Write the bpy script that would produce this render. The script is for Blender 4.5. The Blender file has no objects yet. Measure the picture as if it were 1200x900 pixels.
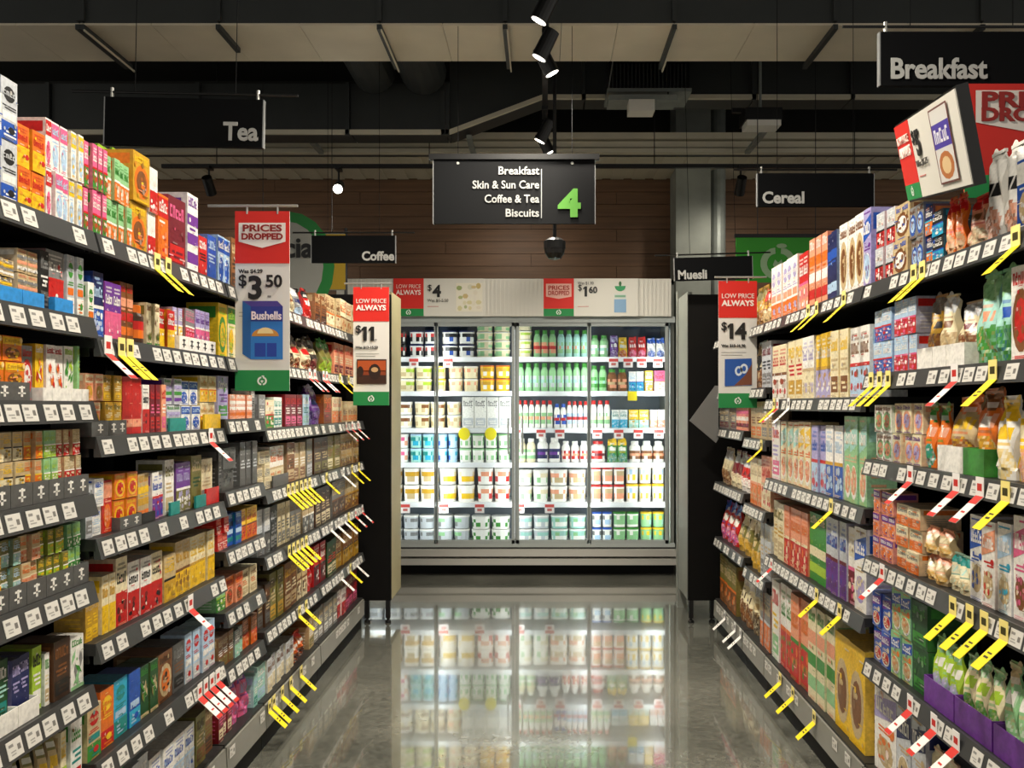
import bpy, math, random
from mathutils import Vector, Matrix
R = math.radians
rng = random.Random(7)
scene = bpy.context.scene
COL = scene.collection
# ------------------------------------------------------------------ camera, world, exposure
CAMZ, FPX, VX, VY = 1.40, 1020.0, 635.0, 476.0
cam = bpy.data.cameras.new('camera'); cam_o = bpy.data.objects.new('camera', cam); COL.objects.link(cam_o)
cam_o.location = (0, 0, CAMZ); cam_o.rotation_euler = (R(90), 0, 0)
cam.sensor_width = 36; cam.lens = FPX / 1200 * 36
cam.shift_x = -(VX - 600) / 1200; cam.shift_y = (VY - 450) / 1200
cam.clip_start = .05; cam.clip_end = 60
scene.camera = cam_o
w = bpy.data.worlds.new('world'); scene.world = w; w.use_nodes = True
w.node_tree.nodes['Background'].inputs[0].default_value = (1.0, .95, .86, 1)
w.node_tree.nodes['Background'].inputs[1].default_value = .46
vs = scene.view_settings
vs.view_transform = 'Standard'; vs.look = 'None'; vs.exposure = 0.30; vs.gamma = 1.0
vs.use_curve_mapping = False
SPOT_POWER = 112.0          # one track spotlight, watts
WALL_POWER = 17.0
FRIDGE_POWER = 4.2        # one cooler lamp

# ------------------------------------------------------------------ helpers
def lin(c):
    if isinstance(c, str):
        c = c.lstrip('#'); c = [int(c[i:i+2], 16) / 255 for i in (0, 2, 4)]
    return tuple((x / 12.92 if x <= .04045 else ((x + .055) / 1.055) ** 2.4) for x in c[:3])
MATS = {}
def nmat(name, col=(.5, .5, .5), rough=.5, metal=0., spec=.5, emit=None, estr=0., vcol=False, noise=None, bump=None, coat=0.):
    m = bpy.data.materials.new(name); m.use_nodes = True
    nt = m.node_tree; b = nt.nodes['Principled BSDF']
    c = lin(col) if isinstance(col, str) else col
    b.inputs['Base Color'].default_value = (*c, 1); b.inputs['Roughness'].default_value = rough
    b.inputs['Metallic'].default_value = metal; b.inputs['Specular IOR Level'].default_value = spec
    b.inputs['Coat Weight'].default_value = coat
    src = None
    if vcol:
        a = nt.nodes.new('ShaderNodeVertexColor'); a.layer_name = 'print'; src = a.outputs['Color']
    if noise:
        sc, amt, stretch = noise
        tc = nt.nodes.new('ShaderNodeTexCoord'); mp = nt.nodes.new('ShaderNodeMapping')
        mp.inputs['Scale'].default_value = stretch
        nt.links.new(tc.outputs['Object'], mp.inputs['Vector'])
        n = nt.nodes.new('ShaderNodeTexNoise'); n.inputs['Scale'].default_value = sc; n.inputs['Detail'].default_value = 5
        nt.links.new(mp.outputs['Vector'], n.inputs['Vector'])
        mr = nt.nodes.new('ShaderNodeMapRange')
        mr.inputs['From Min'].default_value = .3; mr.inputs['From Max'].default_value = .7
        mr.inputs['To Min'].default_value = 1 - amt; mr.inputs['To Max'].default_value = 1 + amt * .6
        nt.links.new(n.outputs['Fac'], mr.inputs['Value'])
        mx = nt.nodes.new('ShaderNodeMix'); mx.data_type = 'RGBA'; mx.blend_type = 'MULTIPLY'
        mx.inputs['Factor'].default_value = 1
        if src: nt.links.new(src, mx.inputs['A'])
        else: mx.inputs['A'].default_value = (*c, 1)
        nt.links.new(mr.outputs['Result'], mx.inputs['B'])
        src = mx.outputs['Result']
        if bump:
            bp = nt.nodes.new('ShaderNodeBump'); bp.inputs['Strength'].default_value = bump; bp.inputs['Distance'].default_value = .004
            nt.links.new(n.outputs['Fac'], bp.inputs['Height']); nt.links.new(bp.outputs['Normal'], b.inputs['Normal'])
    if src: nt.links.new(src, b.inputs['Base Color'])
    if emit:
        e = lin(emit) if isinstance(emit, str) else emit
        b.inputs['Emission Color'].default_value = (*e, 1); b.inputs['Emission Strength'].default_value = estr
    MATS[name] = m
    return m
nmat('carton', vcol=True, rough=.42, noise=(85, .20, (1, 1, 1)))
nmat('foil_bag', vcol=True, rough=.32, spec=.6, noise=(22, .14, (1, 1, 1)), bump=.6)
nmat('plastic', vcol=True, rough=.35)
nmat('black_shelf', '#1b1b1a', .5, noise=(20, .15, (1, 1, 1)))
nmat('strip', '#3c3d3d', .35)
nmat('base_metal', '#85837a', .4, metal=.0, noise=(6, .10, (1, 1, 1)))
nmat('paper', vcol=True, rough=.55)
nmat('black_panel', '#0b0a09', .6, spec=.2, noise=(9, .2, (1, 1, 1)))
nmat('cream_panel', '#b5ac84', .5, noise=(5, .08, (1, 1, 1)))
nmat('grey_panel', '#8c9088', .5, noise=(5, .08, (1, 1, 1)))
nmat('duct_dark', '#3a3d3c', .5, metal=.2, noise=(3, .12, (1, 1, 1)))
nmat('duct_under', '#d6cbb4', .6, noise=(2.5, .10, (1, 1, 1)))
nmat('galv', '#8d938d', .5, metal=.3, noise=(10, .15, (1, 1, 1)))
nmat('void', '#2a2a26', .8)
nmat('sign_black', '#040507', .75, spec=.15)
nmat('sign_edge', '#9a9c9c', .4, metal=.5)
nmat('lettering', '#e9e9e6', .5, emit='#e9e9e6', estr=.0)
nmat('green_ink', '#5cae2a', .5)
nmat('metal_black', '#0c0c0c', .4)
nmat('chrome', '#d6d3ca', .3, metal=.55)
nmat('frame_alu', '#a3aaa8', .4)
nmat('header_white', '#d9d6cc', .5, noise=(4, .05, (1, 1, 1)))
nmat('fridge_inner', '#3d4f66', .5)
nmat('fridge_back', '#7b8792', .5)
nmat('fridge_shelf', '#f0f2f4', .4)
nmat('rod', '#b8b8b2', .35, metal=.6)
nmat('led', '#ffffff', .5, emit='#f4fbff', estr=4.)
nmat('lens', '#ffffff', .5, emit='#fff6e6', estr=9.)
nmat('timber', '#6f5036', .55, noise=(5, .28, (.35, 1, 7)))
nmat('concrete_pillar', '#8f938a', .75, noise=(5, .16, (1, 1, 1)))
nmat('bulkhead', '#cdc6b0', .6, noise=(3, .1, (1, 1, 1)))
def glass():
    m = bpy.data.materials.new('door_glass'); m.use_nodes = True; nt = m.node_tree; nt.nodes.clear()
    o = nt.nodes.new('ShaderNodeOutputMaterial'); t = nt.nodes.new('ShaderNodeBsdfTransparent')
    t.inputs[0].default_value = (.94, .96, .96, 1)
    g = nt.nodes.new('ShaderNodeBsdfGlossy'); g.inputs['Roughness'].default_value = .02
    f = nt.nodes.new('ShaderNodeFresnel'); f.inputs[0].default_value = 1.35
    mx = nt.nodes.new('ShaderNodeMixShader')
    nt.links.new(f.outputs[0], mx.inputs[0]); nt.links.new(t.outputs[0], mx.inputs[1]); nt.links.new(g.outputs[0], mx.inputs[2])
    nt.links.new(mx.outputs[0], o.inputs[0]); MATS['door_glass'] = m
glass()
def floor_mat():
    m = nmat('polished_concrete', '#66665e', .1, spec=.5)
    nt = m.node_tree; b = nt.nodes['Principled BSDF']
    tc = nt.nodes.new('ShaderNodeTexCoord')
    n1 = nt.nodes.new('ShaderNodeTexNoise'); n1.inputs['Scale'].default_value = 1.3; n1.inputs['Detail'].default_value = 6
    n2 = nt.nodes.new('ShaderNodeTexVoronoi'); n2.inputs['Scale'].default_value = 55
    n3 = nt.nodes.new('ShaderNodeTexNoise'); n3.inputs['Scale'].default_value = 120; n3.inputs['Detail'].default_value = 3
    for n in (n1, n2, n3): nt.links.new(tc.outputs['Object'], n.inputs['Vector'])
    cr = nt.nodes.new('ShaderNodeValToRGB'); cr.color_ramp.elements[0].position = .3; cr.color_ramp.elements[1].position = .75
    cr.color_ramp.elements[0].color = (*lin('#54554e'), 1); cr.color_ramp.elements[1].color = (*lin('#7d7c72'), 1)
    nt.links.new(n1.outputs['Fac'], cr.inputs['Fac'])
    sp = nt.nodes.new('ShaderNodeMapRange'); sp.inputs['From Min'].default_value = 0; sp.inputs['From Max'].default_value = 1
    sp.inputs['To Min'].default_value = .72; sp.inputs['To Max'].default_value = 1.25
    nt.links.new(n2.outputs['Color'], sp.inputs['Value'])
    mx = nt.nodes.new('ShaderNodeMix'); mx.data_type = 'RGBA'; mx.blend_type = 'MULTIPLY'; mx.inputs['Factor'].default_value = 1
    nt.links.new(cr.outputs['Color'], mx.inputs['A']); nt.links.new(sp.outputs['Result'], mx.inputs['B'])
    nt.links.new(mx.outputs['Result'], b.inputs['Base Color'])
    rr = nt.nodes.new('ShaderNodeMapRange'); rr.inputs['To Min'].default_value = .05; rr.inputs['To Max'].default_value = .17
    nt.links.new(n1.outputs['Fac'], rr.inputs['Value']); nt.links.new(rr.outputs['Result'], b.inputs['Roughness'])
    bp = nt.nodes.new('ShaderNodeBump'); bp.inputs['Strength'].default_value = .05; bp.inputs['Distance'].default_value = .002
    nt.links.new(n1.outputs['Fac'], bp.inputs['Height']); nt.links.new(bp.outputs['Normal'], b.inputs['Normal'])
    b.inputs['IOR'].default_value = 1.75
    b.inputs['Coat Weight'].default_value = .8; b.inputs['Coat Roughness'].default_value = .03; b.inputs['Coat IOR'].default_value = 1.7
floor_mat()

class MB:
    """collects faces with a colour each, then becomes one mesh"""
    def __init__(s): s.clip = None; s.v = []; s.f = []; s.c = []; s.sm = []
    def face(s, pts, col=(.5, .5, .5), smooth=False):
        if s.clip and all(p[1] < -.0003 for p in pts):        # keep print on its front face
            pts = [(max(-s.clip[0], min(s.clip[0], p[0])), p[1], max(0., min(s.clip[1], p[2]))) for p in pts]
        i = len(s.v); s.v.extend([tuple(p) for p in pts]); s.f.append(tuple(range(i, i + len(pts)))); s.c.append(col); s.sm.append(smooth)
    def box(s, x0, x1, y0, y1, z0, z1, col=(.5, .5, .5), cols=None):
        c = cols or {}
        g = lambda k: c.get(k, col)
        s.face([(x0, y0, z0), (x1, y0, z0), (x1, y0, z1), (x0, y0, z1)], g('f'))
        s.face([(x1, y1, z0), (x0, y1, z0), (x0, y1, z1), (x1, y1, z1)], g('b'))
        s.face([(x0, y1, z0), (x0, y0, z0), (x0, y0, z1), (x0, y1, z1)], g('l'))
        s.face([(x1, y0, z0), (x1, y1, z0), (x1, y1, z1), (x1, y0, z1)], g('r'))
        s.face([(x0, y0, z1), (x1, y0, z1), (x1, y1, z1), (x0, y1, z1)], g('t'))
        s.face([(x0, y1, z0), (x1, y1, z0), (x1, y0, z0), (x0, y0, z0)], g('d'))
        return s
    def q(s, x0, x1, z0, z1, y, col): s.face([(x0, y, z0), (x1, y, z0), (x1, y, z1), (x0, y, z1)], col)
    def disc(s, cx, cz, rx, rz, y, col, n=12, a0=0., a1=2 * math.pi):
        s.face([(cx + rx * math.cos(a0 + (a1 - a0) * k / n), y, cz + rz * math.sin(a0 + (a1 - a0) * k / n)) for k in range(n + (1 if a1 - a0 < 6.2 else 0))], col)
        return s
    def tube(s, p0, p1, r, n=8, col=(.5, .5, .5), r1=None, caps=True):
        p0 = Vector(p0); p1 = Vector(p1); d = (p1 - p0).normalized(); r1 = r if r1 is None else r1
        u = d.orthogonal().normalized(); v = d.cross(u)
        A = [p0 + r * (u * math.cos(2 * math.pi * k / n) + v * math.sin(2 * math.pi * k / n)) for k in range(n)]
        B = [p1 + r1 * (u * math.cos(2 * math.pi * k / n) + v * math.sin(2 * math.pi * k / n)) for k in range(n)]
        for k in range(n): s.face([A[k], A[(k + 1) % n], B[(k + 1) % n], B[k]], col, True)
        if caps: s.face(A[::-1], col); s.face(B, col)
        return s
    def lathe(s, prof, n=14, colf=None, power=2., caps=True, sx=1., sy=1.):
        """prof: (radius, z); superellipse section; colf(ang01, i) gives a face colour"""
        def pt(r, z, k):
            a = 2 * math.pi * k / n - math.pi / 2
            c, si = math.cos(a), math.sin(a)
            e = 2 / power
            return (sx * r * math.copysign(abs(c) ** e, c), sy * r * math.copysign(abs(si) ** e, si), z)
        for i in range(len(prof) - 1):
            for k in range(n):
                s.face([pt(*prof[i], k), pt(*prof[i], k + 1), pt(*prof[i + 1], k + 1), pt(*prof[i + 1], k)], colf(((k + .5) / n), i) if colf else (.5, .5, .5), True)
        if caps:
            s.face([pt(*prof[0], n - k) for k in range(n)], colf(0, 0) if colf else (.5,) * 3)
            s.face([pt(*prof[-1], k) for k in range(n)], colf(0, len(prof) - 2) if colf else (.5,) * 3)
        return s
    def mesh(s, name, mat):
        me = bpy.data.meshes.new(name)
        me.from_pydata(s.v, [], s.f)
        at = me.attributes.new('print', 'FLOAT_COLOR', 'CORNER')
        buf = []
        for f, c in zip(s.f, s.c): buf.extend(list((*c[:3], 1)) * len(f))
        at.data.foreach_set('color', buf)
        me.polygons.foreach_set('use_smooth', s.sm)
        me.materials.append(MATS[mat]); me.update()
        return me
    def build(s, name, mat, parent=None, loc=None, rz=None):
        return obj(name, s.mesh(name, mat), parent, loc, rz)
def obj(name, me, parent=None, loc=None, rz=None):
    o = bpy.data.objects.new(name, me); COL.objects.link(o)
    if parent: o.parent = parent
    if loc is not None: o.location = loc
    if rz is not None: o.rotation_euler = (0, 0, rz)
    return o
def empty(name, loc=(0, 0, 0), rz=0.):
    o = bpy.data.objects.new(name, None); COL.objects.link(o); o.location = loc; o.rotation_euler = (0, 0, rz); o.empty_display_size = .1
    return o
def tag(o, label=None, cat=None, group=None, kind=None):
    if label: o['label'] = label
    if cat: o['category'] = cat
    if group: o['group'] = group
    if kind: o['kind'] = kind
    return o
def bx(name, x0, x1, y0, y1, z0, z1, mat, parent=None, col=(.5, .5, .5)):
    return MB().box(x0, x1, y0, y1, z0, z1, col).build(name, mat, parent)
def text_mesh(body, size, mat, align='LEFT', bold=0., ext=.0012):
    cu = bpy.data.curves.new('txt', 'FONT'); cu.body = body; cu.size = size; cu.align_x = align; cu.offset = bold; cu.extrude = ext
    cu.resolution_u = 3
    t = bpy.data.objects.new('txt', cu); COL.objects.link(t)
    dg = bpy.context.evaluated_depsgraph_get()
    me = bpy.data.meshes.new_from_object(t.evaluated_get(dg))
    bpy.data.objects.remove(t)
    me.name = 'lettering'; me.materials.clear(); me.materials.append(mat)
    return me
INK = {}
def ink(hexc):
    if hexc not in INK: INK[hexc] = nmat('ink_' + hexc.strip('#'), hexc, .5)
    return INK[hexc]
def text(parent, body, x, z, size, hexc, align='LEFT', bold=0., y=-.004, width=None, roty=0., name='lettering'):
    me = text_mesh(body, size, ink(hexc), align, bold)
    o = obj(name, me, parent); o.location = (x, y, z); o.rotation_euler = (R(90), roty, 0)
    if width:
        xs = [v.co.x for v in me.vertices]; k = width / (max(xs) - min(xs)); o.scale = (k, 1, 1)
    return o
def price_text(parent, body, x, z, size, hexc, bold, k1=.30):
    for ch in body:
        if ch == '1':
            h = size * .69; w_ = size * .17; m = MB()
            P = [(x + w_ * .55, z), (x + w_ * 1.55, z), (x + w_ * 1.55, z + h), (x + w_ * .7, z + h), (x, z + h * .83), (x, z + h * .68), (x + w_ * .55, z + h * .78)]
            F_ = [(a, -.0052, b) for a, b in P]; Bk = [(a, -.003, b) for a, b in P]
            m.face(F_); m.face(Bk[::-1])
            for i in range(len(P)): m.face([F_[i], Bk[i], Bk[(i + 1) % len(P)], F_[(i + 1) % len(P)]])
            me = m.mesh('lettering', 'paper'); me.materials.clear(); me.materials.append(ink(hexc)); obj('lettering', me, parent)
            x += w_ * 2.1
        else:
            o = text(parent, ch, x, z, size, hexc, 'LEFT', bold)
            x += max(v.co.x for v in o.data.vertices) + size * .06
    return x
def yfloor(py): return FPX * CAMZ / (py - VY)
def ZP(py, Y): return CAMZ + (VY - py) * Y / FPX
def XP(px, Y): return (px - VX) * Y / FPX

# ------------------------------------------------------------------ the setting
fl = MB(); fl.box(-7, 7, -3, 8.6, -.05, 0); tag(fl.build('floor', 'polished_concrete'), 'grey polished concrete floor reflecting the lit cooler', None, None, 'structure')
tag(bx('ceiling', -7, 7, -3, 8.6, 4.45, 4.55, 'void'), 'black open ceiling above the ducts', None, None, 'structure')
WY = 8.15
wall = tag(bx('wall_back', -7, 7, WY + .02, WY + .12, 0, 4.45, 'void'), 'brown timber clad wall above the cooler', None, None, 'structure')
z = 1.9; row = 0
plank_me = {}
while z < 3.70:
    x = -6.5 - (row % 3) * .8
    while x < 6.5:
        L = 2.4
        if 'p' not in plank_me:
            plank_me['p'] = MB().box(0, L - .004, 0, .022, 0, .112).mesh('plank', 'timber')
        p = obj('plank', plank_me['p'], wall, (x, WY - .003 + .004 * rng.random(), z))
        x += L
    z += .116; row += 1
# concrete pillar with a steel pipe beside it
pil = empty('concrete_pillar', (0, 7.72, 0))
bx('column_shaft', 1.19, 1.50, 0, .35, 0, 4.45, 'concrete_pillar', pil)
MB().tube((1.585, .1, 0), (1.585, .1, 4.45), .065, 14).build('steel_pipe', 'galv', pil)
tag(pil, 'pale concrete pillar with steel pipe behind the cooler', 'pillar', None, None)
# bulkhead beam and ribbed deck in front of the back wall
bm_ = empty('bulkhead_beam', (0, 7.25, 0))
zz = [ZP(156, 7.25), ZP(163, 7.25), ZP(165, 7.25), ZP(172, 7.25), ZP(174, 7.25), ZP(179, 7.25)]
bx('beam_web', -6.5, 6.5, .06, .12, zz[5], zz[0] + .02, 'duct_dark', bm_)
bx('flange', -6.5, 6.5, -.02, .06, zz[1], zz[0], 'bulkhead', bm_)
bx('flange', -6.5, 6.5, .01, .06, zz[3], zz[2], 'bulkhead', bm_)
bx('flange', -6.5, 6.5, -.01, .06, zz[5], zz[4], 'bulkhead', bm_)
tag(bm_, 'pale stepped steel beam spanning above the timber wall', 'beam')
deck = empty('ribbed_deck', (0, 7.4, zz[5]))
bx('deck_sheet', -6.5, 6.5, 0, .72, .012, .03, 'bulkhead', deck)
rib = MB().box(-.06, .06, 0, .72, .004, .012).mesh('rib', 'bulkhead')
for k in range(62): obj('rib', rib, deck, (-6.1 + k * .2, 0, 0))
tag(deck, 'ribbed metal deck soffit above the timber wall', 'soffit')

# first duct: dark face above, pale underside
d1 = empty('air_duct', (0, 4.80, 3.5)); tag(d1, 'large dark duct with pale underside crossing the top of the picture', 'duct')
seams = [-3.6, -2.55, XP(98, 4.8), XP(257, 4.8), XP(445, 4.8), XP(592, 4.8), XP(790, 4.8), XP(978, 4.8), XP(1150, 4.8), 3.4, 4.4]
for a, b in zip(seams, seams[1:]):
    bx('front_panel', a + .006, b - .006, 0, .03, .012, .95, 'duct_dark', d1)
    n = max(1, round((b - a) / .36))
    for k in range(n):
        u0 = a + (b - a) * k / n; u1 = a + (b - a) * (k + 1) / n
        bx('underside_panel', u0 + .0015, u1 - .0015, 0, .5, 0, .012, 'duct_under', d1)
for i, a in enumerate(seams[1:-1]):
    bx('seam_flange', a - .012, a + .012, -.02, 0, .02, .95, 'duct_dark', d1)
    s_ = bx('hanger_channel', a - .013, a + .013, -.02, .30 if i == 2 else .55, -.03, -.002, 'duct_dark', d1)
    if i in (1, 3, 4, 5): bx('channel_lip', a + .009, a + .017, -.02, .57, -.04, -.03, 'bulkhead', d1)
bx('duct_top', seams[0], seams[-1], .03, .5, .93, .95, 'duct_dark', d1)
bx('rear_panel', seams[0], seams[-1], .47, .5, .012, .93, 'duct_dark', d1)
# second duct, stepping up to the right
d2y = 6.55
d2 = empty('air_duct', (0, d2y, 0)); tag(d2, 'dark rectangular duct stepping up to the right behind the aisle sign', 'duct')
za, zb = ZP(155, d2y), ZP(114, d2y); xa, xb = XP(527, d2y), XP(636, d2y)
def d2panel(x0, x1, za0, za1, zt):
    m = MB(); t = .0
    P = [(x0, 0, za0), (x1, 0, za1), (x1, 0, zt), (x0, 0, zt)]; Q = [(x, .27, z_) for x, _, z_ in P]
    m.face(P); m.face(Q[::-1])
    for i in range(4): m.face([P[i], Q[i], Q[(i + 1) % 4], P[(i + 1) % 4]])
    m.build('face_panel', 'duct_dark', d2)
    m2 = MB(); h = .02
    P = [(x0, -.03, za0 - h), (x1, -.03, za1 - h), (x1, -.03, za1 + .012), (x0, -.03, za0 + .012)]; Q = [(x, 0, z_) for x, _, z_ in P]
    m2.face(P); m2.face(Q[::-1])
    for i in range(4): m2.face([P[i], Q[i], Q[(i + 1) % 4], P[(i + 1) % 4]])
    m2.build('edge_trim', 'bulkhead', d2)
xs = [-6, XP(60, d2y), XP(235, d2y), XP(410, d2y), XP(522, d2y), xa]
for a, b in zip(xs, xs[1:]): d2panel(a + .004, b - .004, za, za, ZP(98, d2y)); bx('seam_flange', b - .03, b, -.03, 0, za - .03, ZP(98, d2y), 'duct_dark', d2)
d2panel(xa, xb, za, zb, ZP(72, d2y))
xs = [xb, XP(686, d2y), XP(885, d2y), XP(1000, d2y), 4.2, 6]
for a, b in zip(xs, xs[1:]): d2panel(a + .004, b - .004, zb, zb, 4.25); bx('seam_flange', b - .03, b, -.03, 0, zb - .03, 4.25, 'duct_dark', d2)
# round duct pipes in the dark gap
for k, (px, r_) in enumerate(((425, .16), (487, .17))):
    Y = 6.05; o = MB().tube((0, -.42, 0), (0, .42, 0), r_, 18).build('round_duct', 'duct_dark', None, (XP(px, Y), Y, ZP(66, Y) + .05))
    tag(o, ('left', 'right')[k] + ' of two round duct ends above the dark duct', 'duct')
for px in (25, 430, 588, 340):
    pass
# ------------------------------------------------------------------ ceiling fittings
def spot_head(name, loc, aim, label, power=0, lit=True, L=.15, r=.042, group='track spotlights', drop=.14):
    root = empty(name, loc); tag(root, label, 'spotlight', group)
    d = Vector(aim).normalized()
    MB().box(-.02, .02, -.05, .05, drop - .01, drop + .012).build('adapter', 'metal_black', root)
    MB().tube((0, 0, 0), (0, 0, drop), .008).build('stem', 'metal_black', root)
    MB().tube(-d * L * .5, d * L * .5, r * .92, 16, r1=r).build('lamp_body', 'metal_black', root)
    u = d.orthogonal().normalized(); v = d.cross(u)
    m = MB(); c = d * (L * .5 + .002)
    m.face([c + r * .86 * (u * math.cos(t * math.pi / 8) + v * math.sin(t * math.pi / 8)) for t in range(16)])
    m.build('lamp_lens', 'lens' if lit else 'metal_black', root)
    if power:
        l = bpy.data.lights.new('lamp_light', 'SPOT'); l.energy = power; l.color = (1., .915, .78); l.spot_size = R(118); l.spot_blend = .75; l.shadow_soft_size = .06
        lo = bpy.data.objects.new('lamp_light', l); COL.objects.link(lo); lo.parent = root
        lo.location = d * (L * .5 + .02); lo.rotation_euler = d.to_track_quat('-Z', 'Y').to_euler()
    return root
TZ = 3.40
tr = empty('light_track', (.02, 0, TZ)); bx('rail', -.018, .018, -1.2, 6.6, 0, .03, 'metal_black', tr)
for y in (-.8, 2, 4.4, 6.3): MB().tube((0, y, .03), (0, y, 1.03 if not 4.7 < y < 5.4 else .1), .004).build('hanger', 'metal_black', tr)
tag(tr, 'black lighting track running along the aisle overhead', 'light track')
aisle_spots = [(-.6, 1), (.1, -1), (.9, 1), (1.6, -1), (2.3, 1), (3.0, -1), (3.55, 1), (4.02, -1), (4.45, -1), (4.66, 1), (5.85, -1), (6.12, 1)]
ORD_ = ['first', 'second', 'third', 'fourth', 'fifth', 'sixth', 'seventh', 'eighth', 'ninth', 'tenth', 'eleventh', 'twelfth']
names = {7: 'track spotlight cut by the top edge of the picture', 8: 'large track spotlight aimed left before the pale duct', 9: 'track spotlight just behind the large one aimed right',
         10: 'farther track spotlight aimed left above the aisle sign', 11: 'farthest track spotlight aimed right above the aisle sign'}
for i, (y, sgn) in enumerate(aisle_spots):
    spot_head('track_spotlight', (.02, y, TZ - .15), (sgn * .52, .12 if y > 3 else 0, -1), names.get(i, ORD_[i] + ' track spotlight over the near aisle, counted from the camera end'), SPOT_POWER)
# cross track near the wall with its heads
ty = 6.96; tz = ZP(197, ty)
ct = empty('light_track', (0, ty, tz)); bx('rail', XP(190, ty), XP(1062, ty), -.015, .015, 0, .03, 'metal_black', ct)
for x in (-2.6, -.9, .9, 2.5): MB().tube((x, 0, .03), (x, 0, 4.45 - tz), .004).build('hanger', 'metal_black', ct)
tag(ct, 'black lighting track crossing before the timber wall', 'light track')
spot_head('track_spotlight', (XP(245, ty), ty, tz - .14), (0, .8, -.8), 'dark track spotlight at left on the wall track, aimed at the timber', WALL_POWER)
spot_head('track_spotlight', (XP(397, ty), ty, tz - .15), (.1, -.9, -.45), 'glowing track spotlight above the coffee sign', 6)
spot_head('track_spotlight', (XP(868, ty), ty, tz - .14), (0, .8, -.8), 'dark track spotlight beside the pillar, aimed at the timber', WALL_POWER)
spot_head('track_spotlight', (XP(600, ty), ty, tz - .14), (0, .8, -.8), 'added track spotlight, unseen behind the aisle sign, brightening the timber', WALL_POWER)  # extra unseen lamp, added only to brighten the timber wall
# camera dome under the aisle sign
Yd = 5.6
dm = empty('camera_dome', (XP(650, Yd), Yd, ZP(292, Yd))); tag(dm, 'black security camera dome hanging below the aisle sign', 'camera')
MB().lathe([(.0, -.07), (.04, -.062), (.062, -.03), (.066, 0)], 16).build('dome', 'metal_black', dm)
MB().lathe([(.07, 0), (.07, .05), (.04, .07), (.012, .075)], 16).build('housing', 'metal_black', dm)
MB().tube((0, 0, .07), (0, 0, 4.45 - dm.location.z), .012).build('pole', 'metal_black', dm)
# vent, emergency light, sensor lamp
Yv = 6.2
vt = empty('air_vent', (XP(761, Yv), Yv, ZP(107, Yv))); tag(vt, 'black louvred air vent hung under the duct', 'vent')
bx('vent_box', -.29, .29, .02, .3, .02, .24, 'metal_black', vt); bx('vent_frame', -.30, .30, -.01, .32, -.005, .02, 'galv', vt)
sl = MB().box(-.004, .004, -.008, .01, .03, .2).mesh('slat', 'duct_dark')
for k in range(20): obj('slat', sl, vt, (-.26 + k * .0274, .01, 0))
MB().tube((-.29, 0, .02), (-.16, 0, .9), .004).build('cable', 'rod', vt)
el = empty('emergency_light', (XP(750, Yv), Yv - .1, ZP(128, Yv))); tag(el, 'white emergency light on a grey bracket below the vent', 'light fitting')
bx('bracket', -.23, .25, .0, .2, .03, .07, 'galv', el); bx('fitting', -.09, .09, -.02, .12, -.05, .03, 'header_white', el); MB().tube((.2, .1, .07), (.2, .1, 4.45 - el.location.z), .006).build('rod', 'metal_black', el)
fl_ = empty('flood_light', (XP(893, Yv), Yv, ZP(140, Yv))); tag(fl_, 'black flood light on a rod right of the vent', 'light fitting')
bx('lamp_body', -.13, .13, -.05, .15, -.02, .07, 'metal_black', fl_); bx('diffuser', -.12, .12, -.06, .1, -.06, -.02, 'header_white', fl_)
bx('arm', -.2, .16, .05, .09, .07, .1, 'metal_black', fl_); MB().tube((0, .05, .1), (0, .05, 4.45 - fl_.location.z), .01).build('rod', 'galv', fl_)
for k, px in enumerate((308, 555, 390)):
    Y = (6.9, 6.9, 6.9)[k]
for k, (px, py) in enumerate(((372, 165), (555, 172), (880, 165))):
    o = MB().box(-.02, .02, -.3, .28, -.03, .0).build('ceiling_bracket', 'galv', None, (XP(px, 7.1), 6.95, ZP(py + 6, 7.1)))
    tag(o, ('left', 'middle', 'right')[k] + ' steel bracket holding the wall track to the beam', 'bracket')

# ------------------------------------------------------------------ hanging signs
def board(name, label, px0, px1, py0, py1, Y, rz=0., t=.02, cat='sign', bordered=True):
    X0, X1, Z0, Z1 = XP(px0, Y), XP(px1, Y), ZP(py1, Y), ZP(py0, Y)
    root = empty(name, ((X0 + X1) / 2, Y, Z0), rz); tag(root, label, cat)
    W = X1 - X0; H = Z1 - Z0
    bx('board', -W / 2, W / 2, 0, t, 0, H, 'sign_black', root)
    if bordered:
        bx('edge_strip', -W / 2 - .004, -W / 2, 0, t, 0, H, 'sign_edge', root); bx('edge_strip', W / 2, W / 2 + .004, 0, t, 0, H, 'sign_edge', root)
    return root, W, H
def hang(root, xs, h0, h1=1.2):
    for x in xs:
        MB().tube((x, .01, h0), (x, .01, h1), .0015, 6).build('hanger', 'sign_black', root)
s, W, H = board('aisle_sign', 'black hanging aisle sign with green 4 and four categories', 508, 697, 187, 262, 4.8)
bx('top_rail', -W / 2 - .025, W / 2 + .025, -.01, .03, H, H + .03, 'metal_black', s)
for x in (-.31, .32): MB().disc(x, H - .02, .008, .008, -.002, lin('#d0d0d0')).build('bolt', 'rod', s)
hang(s, (-.31, .32), H, 3.5 - s.location.z)
for i, tx in enumerate(('Breakfast', 'Skin & Sun Care', 'Coffee & Tea', 'Biscuits')):
    text(s, tx, (632 - 602.5) / FPX * 4.8, (262 - (204.5 + 16.5 * i)) * 4.8 / FPX, .062, '#8f8f8c', 'RIGHT', .0009, width=(48, 78, 64, 39)[i] * 4.8 / FPX)
bx('divider', (634 - 602.5) / FPX * 4.8, (635 - 602.5) / FPX * 4.8, -.003, 0, .03, .30, 'sign_edge', s)
text(s, '4', (655 - 602.5) / FPX * 4.8, (262 - 253) * 4.8 / FPX, .205, '#48822a', 'LEFT', .008, width=27 * 4.8 / FPX)
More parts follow.
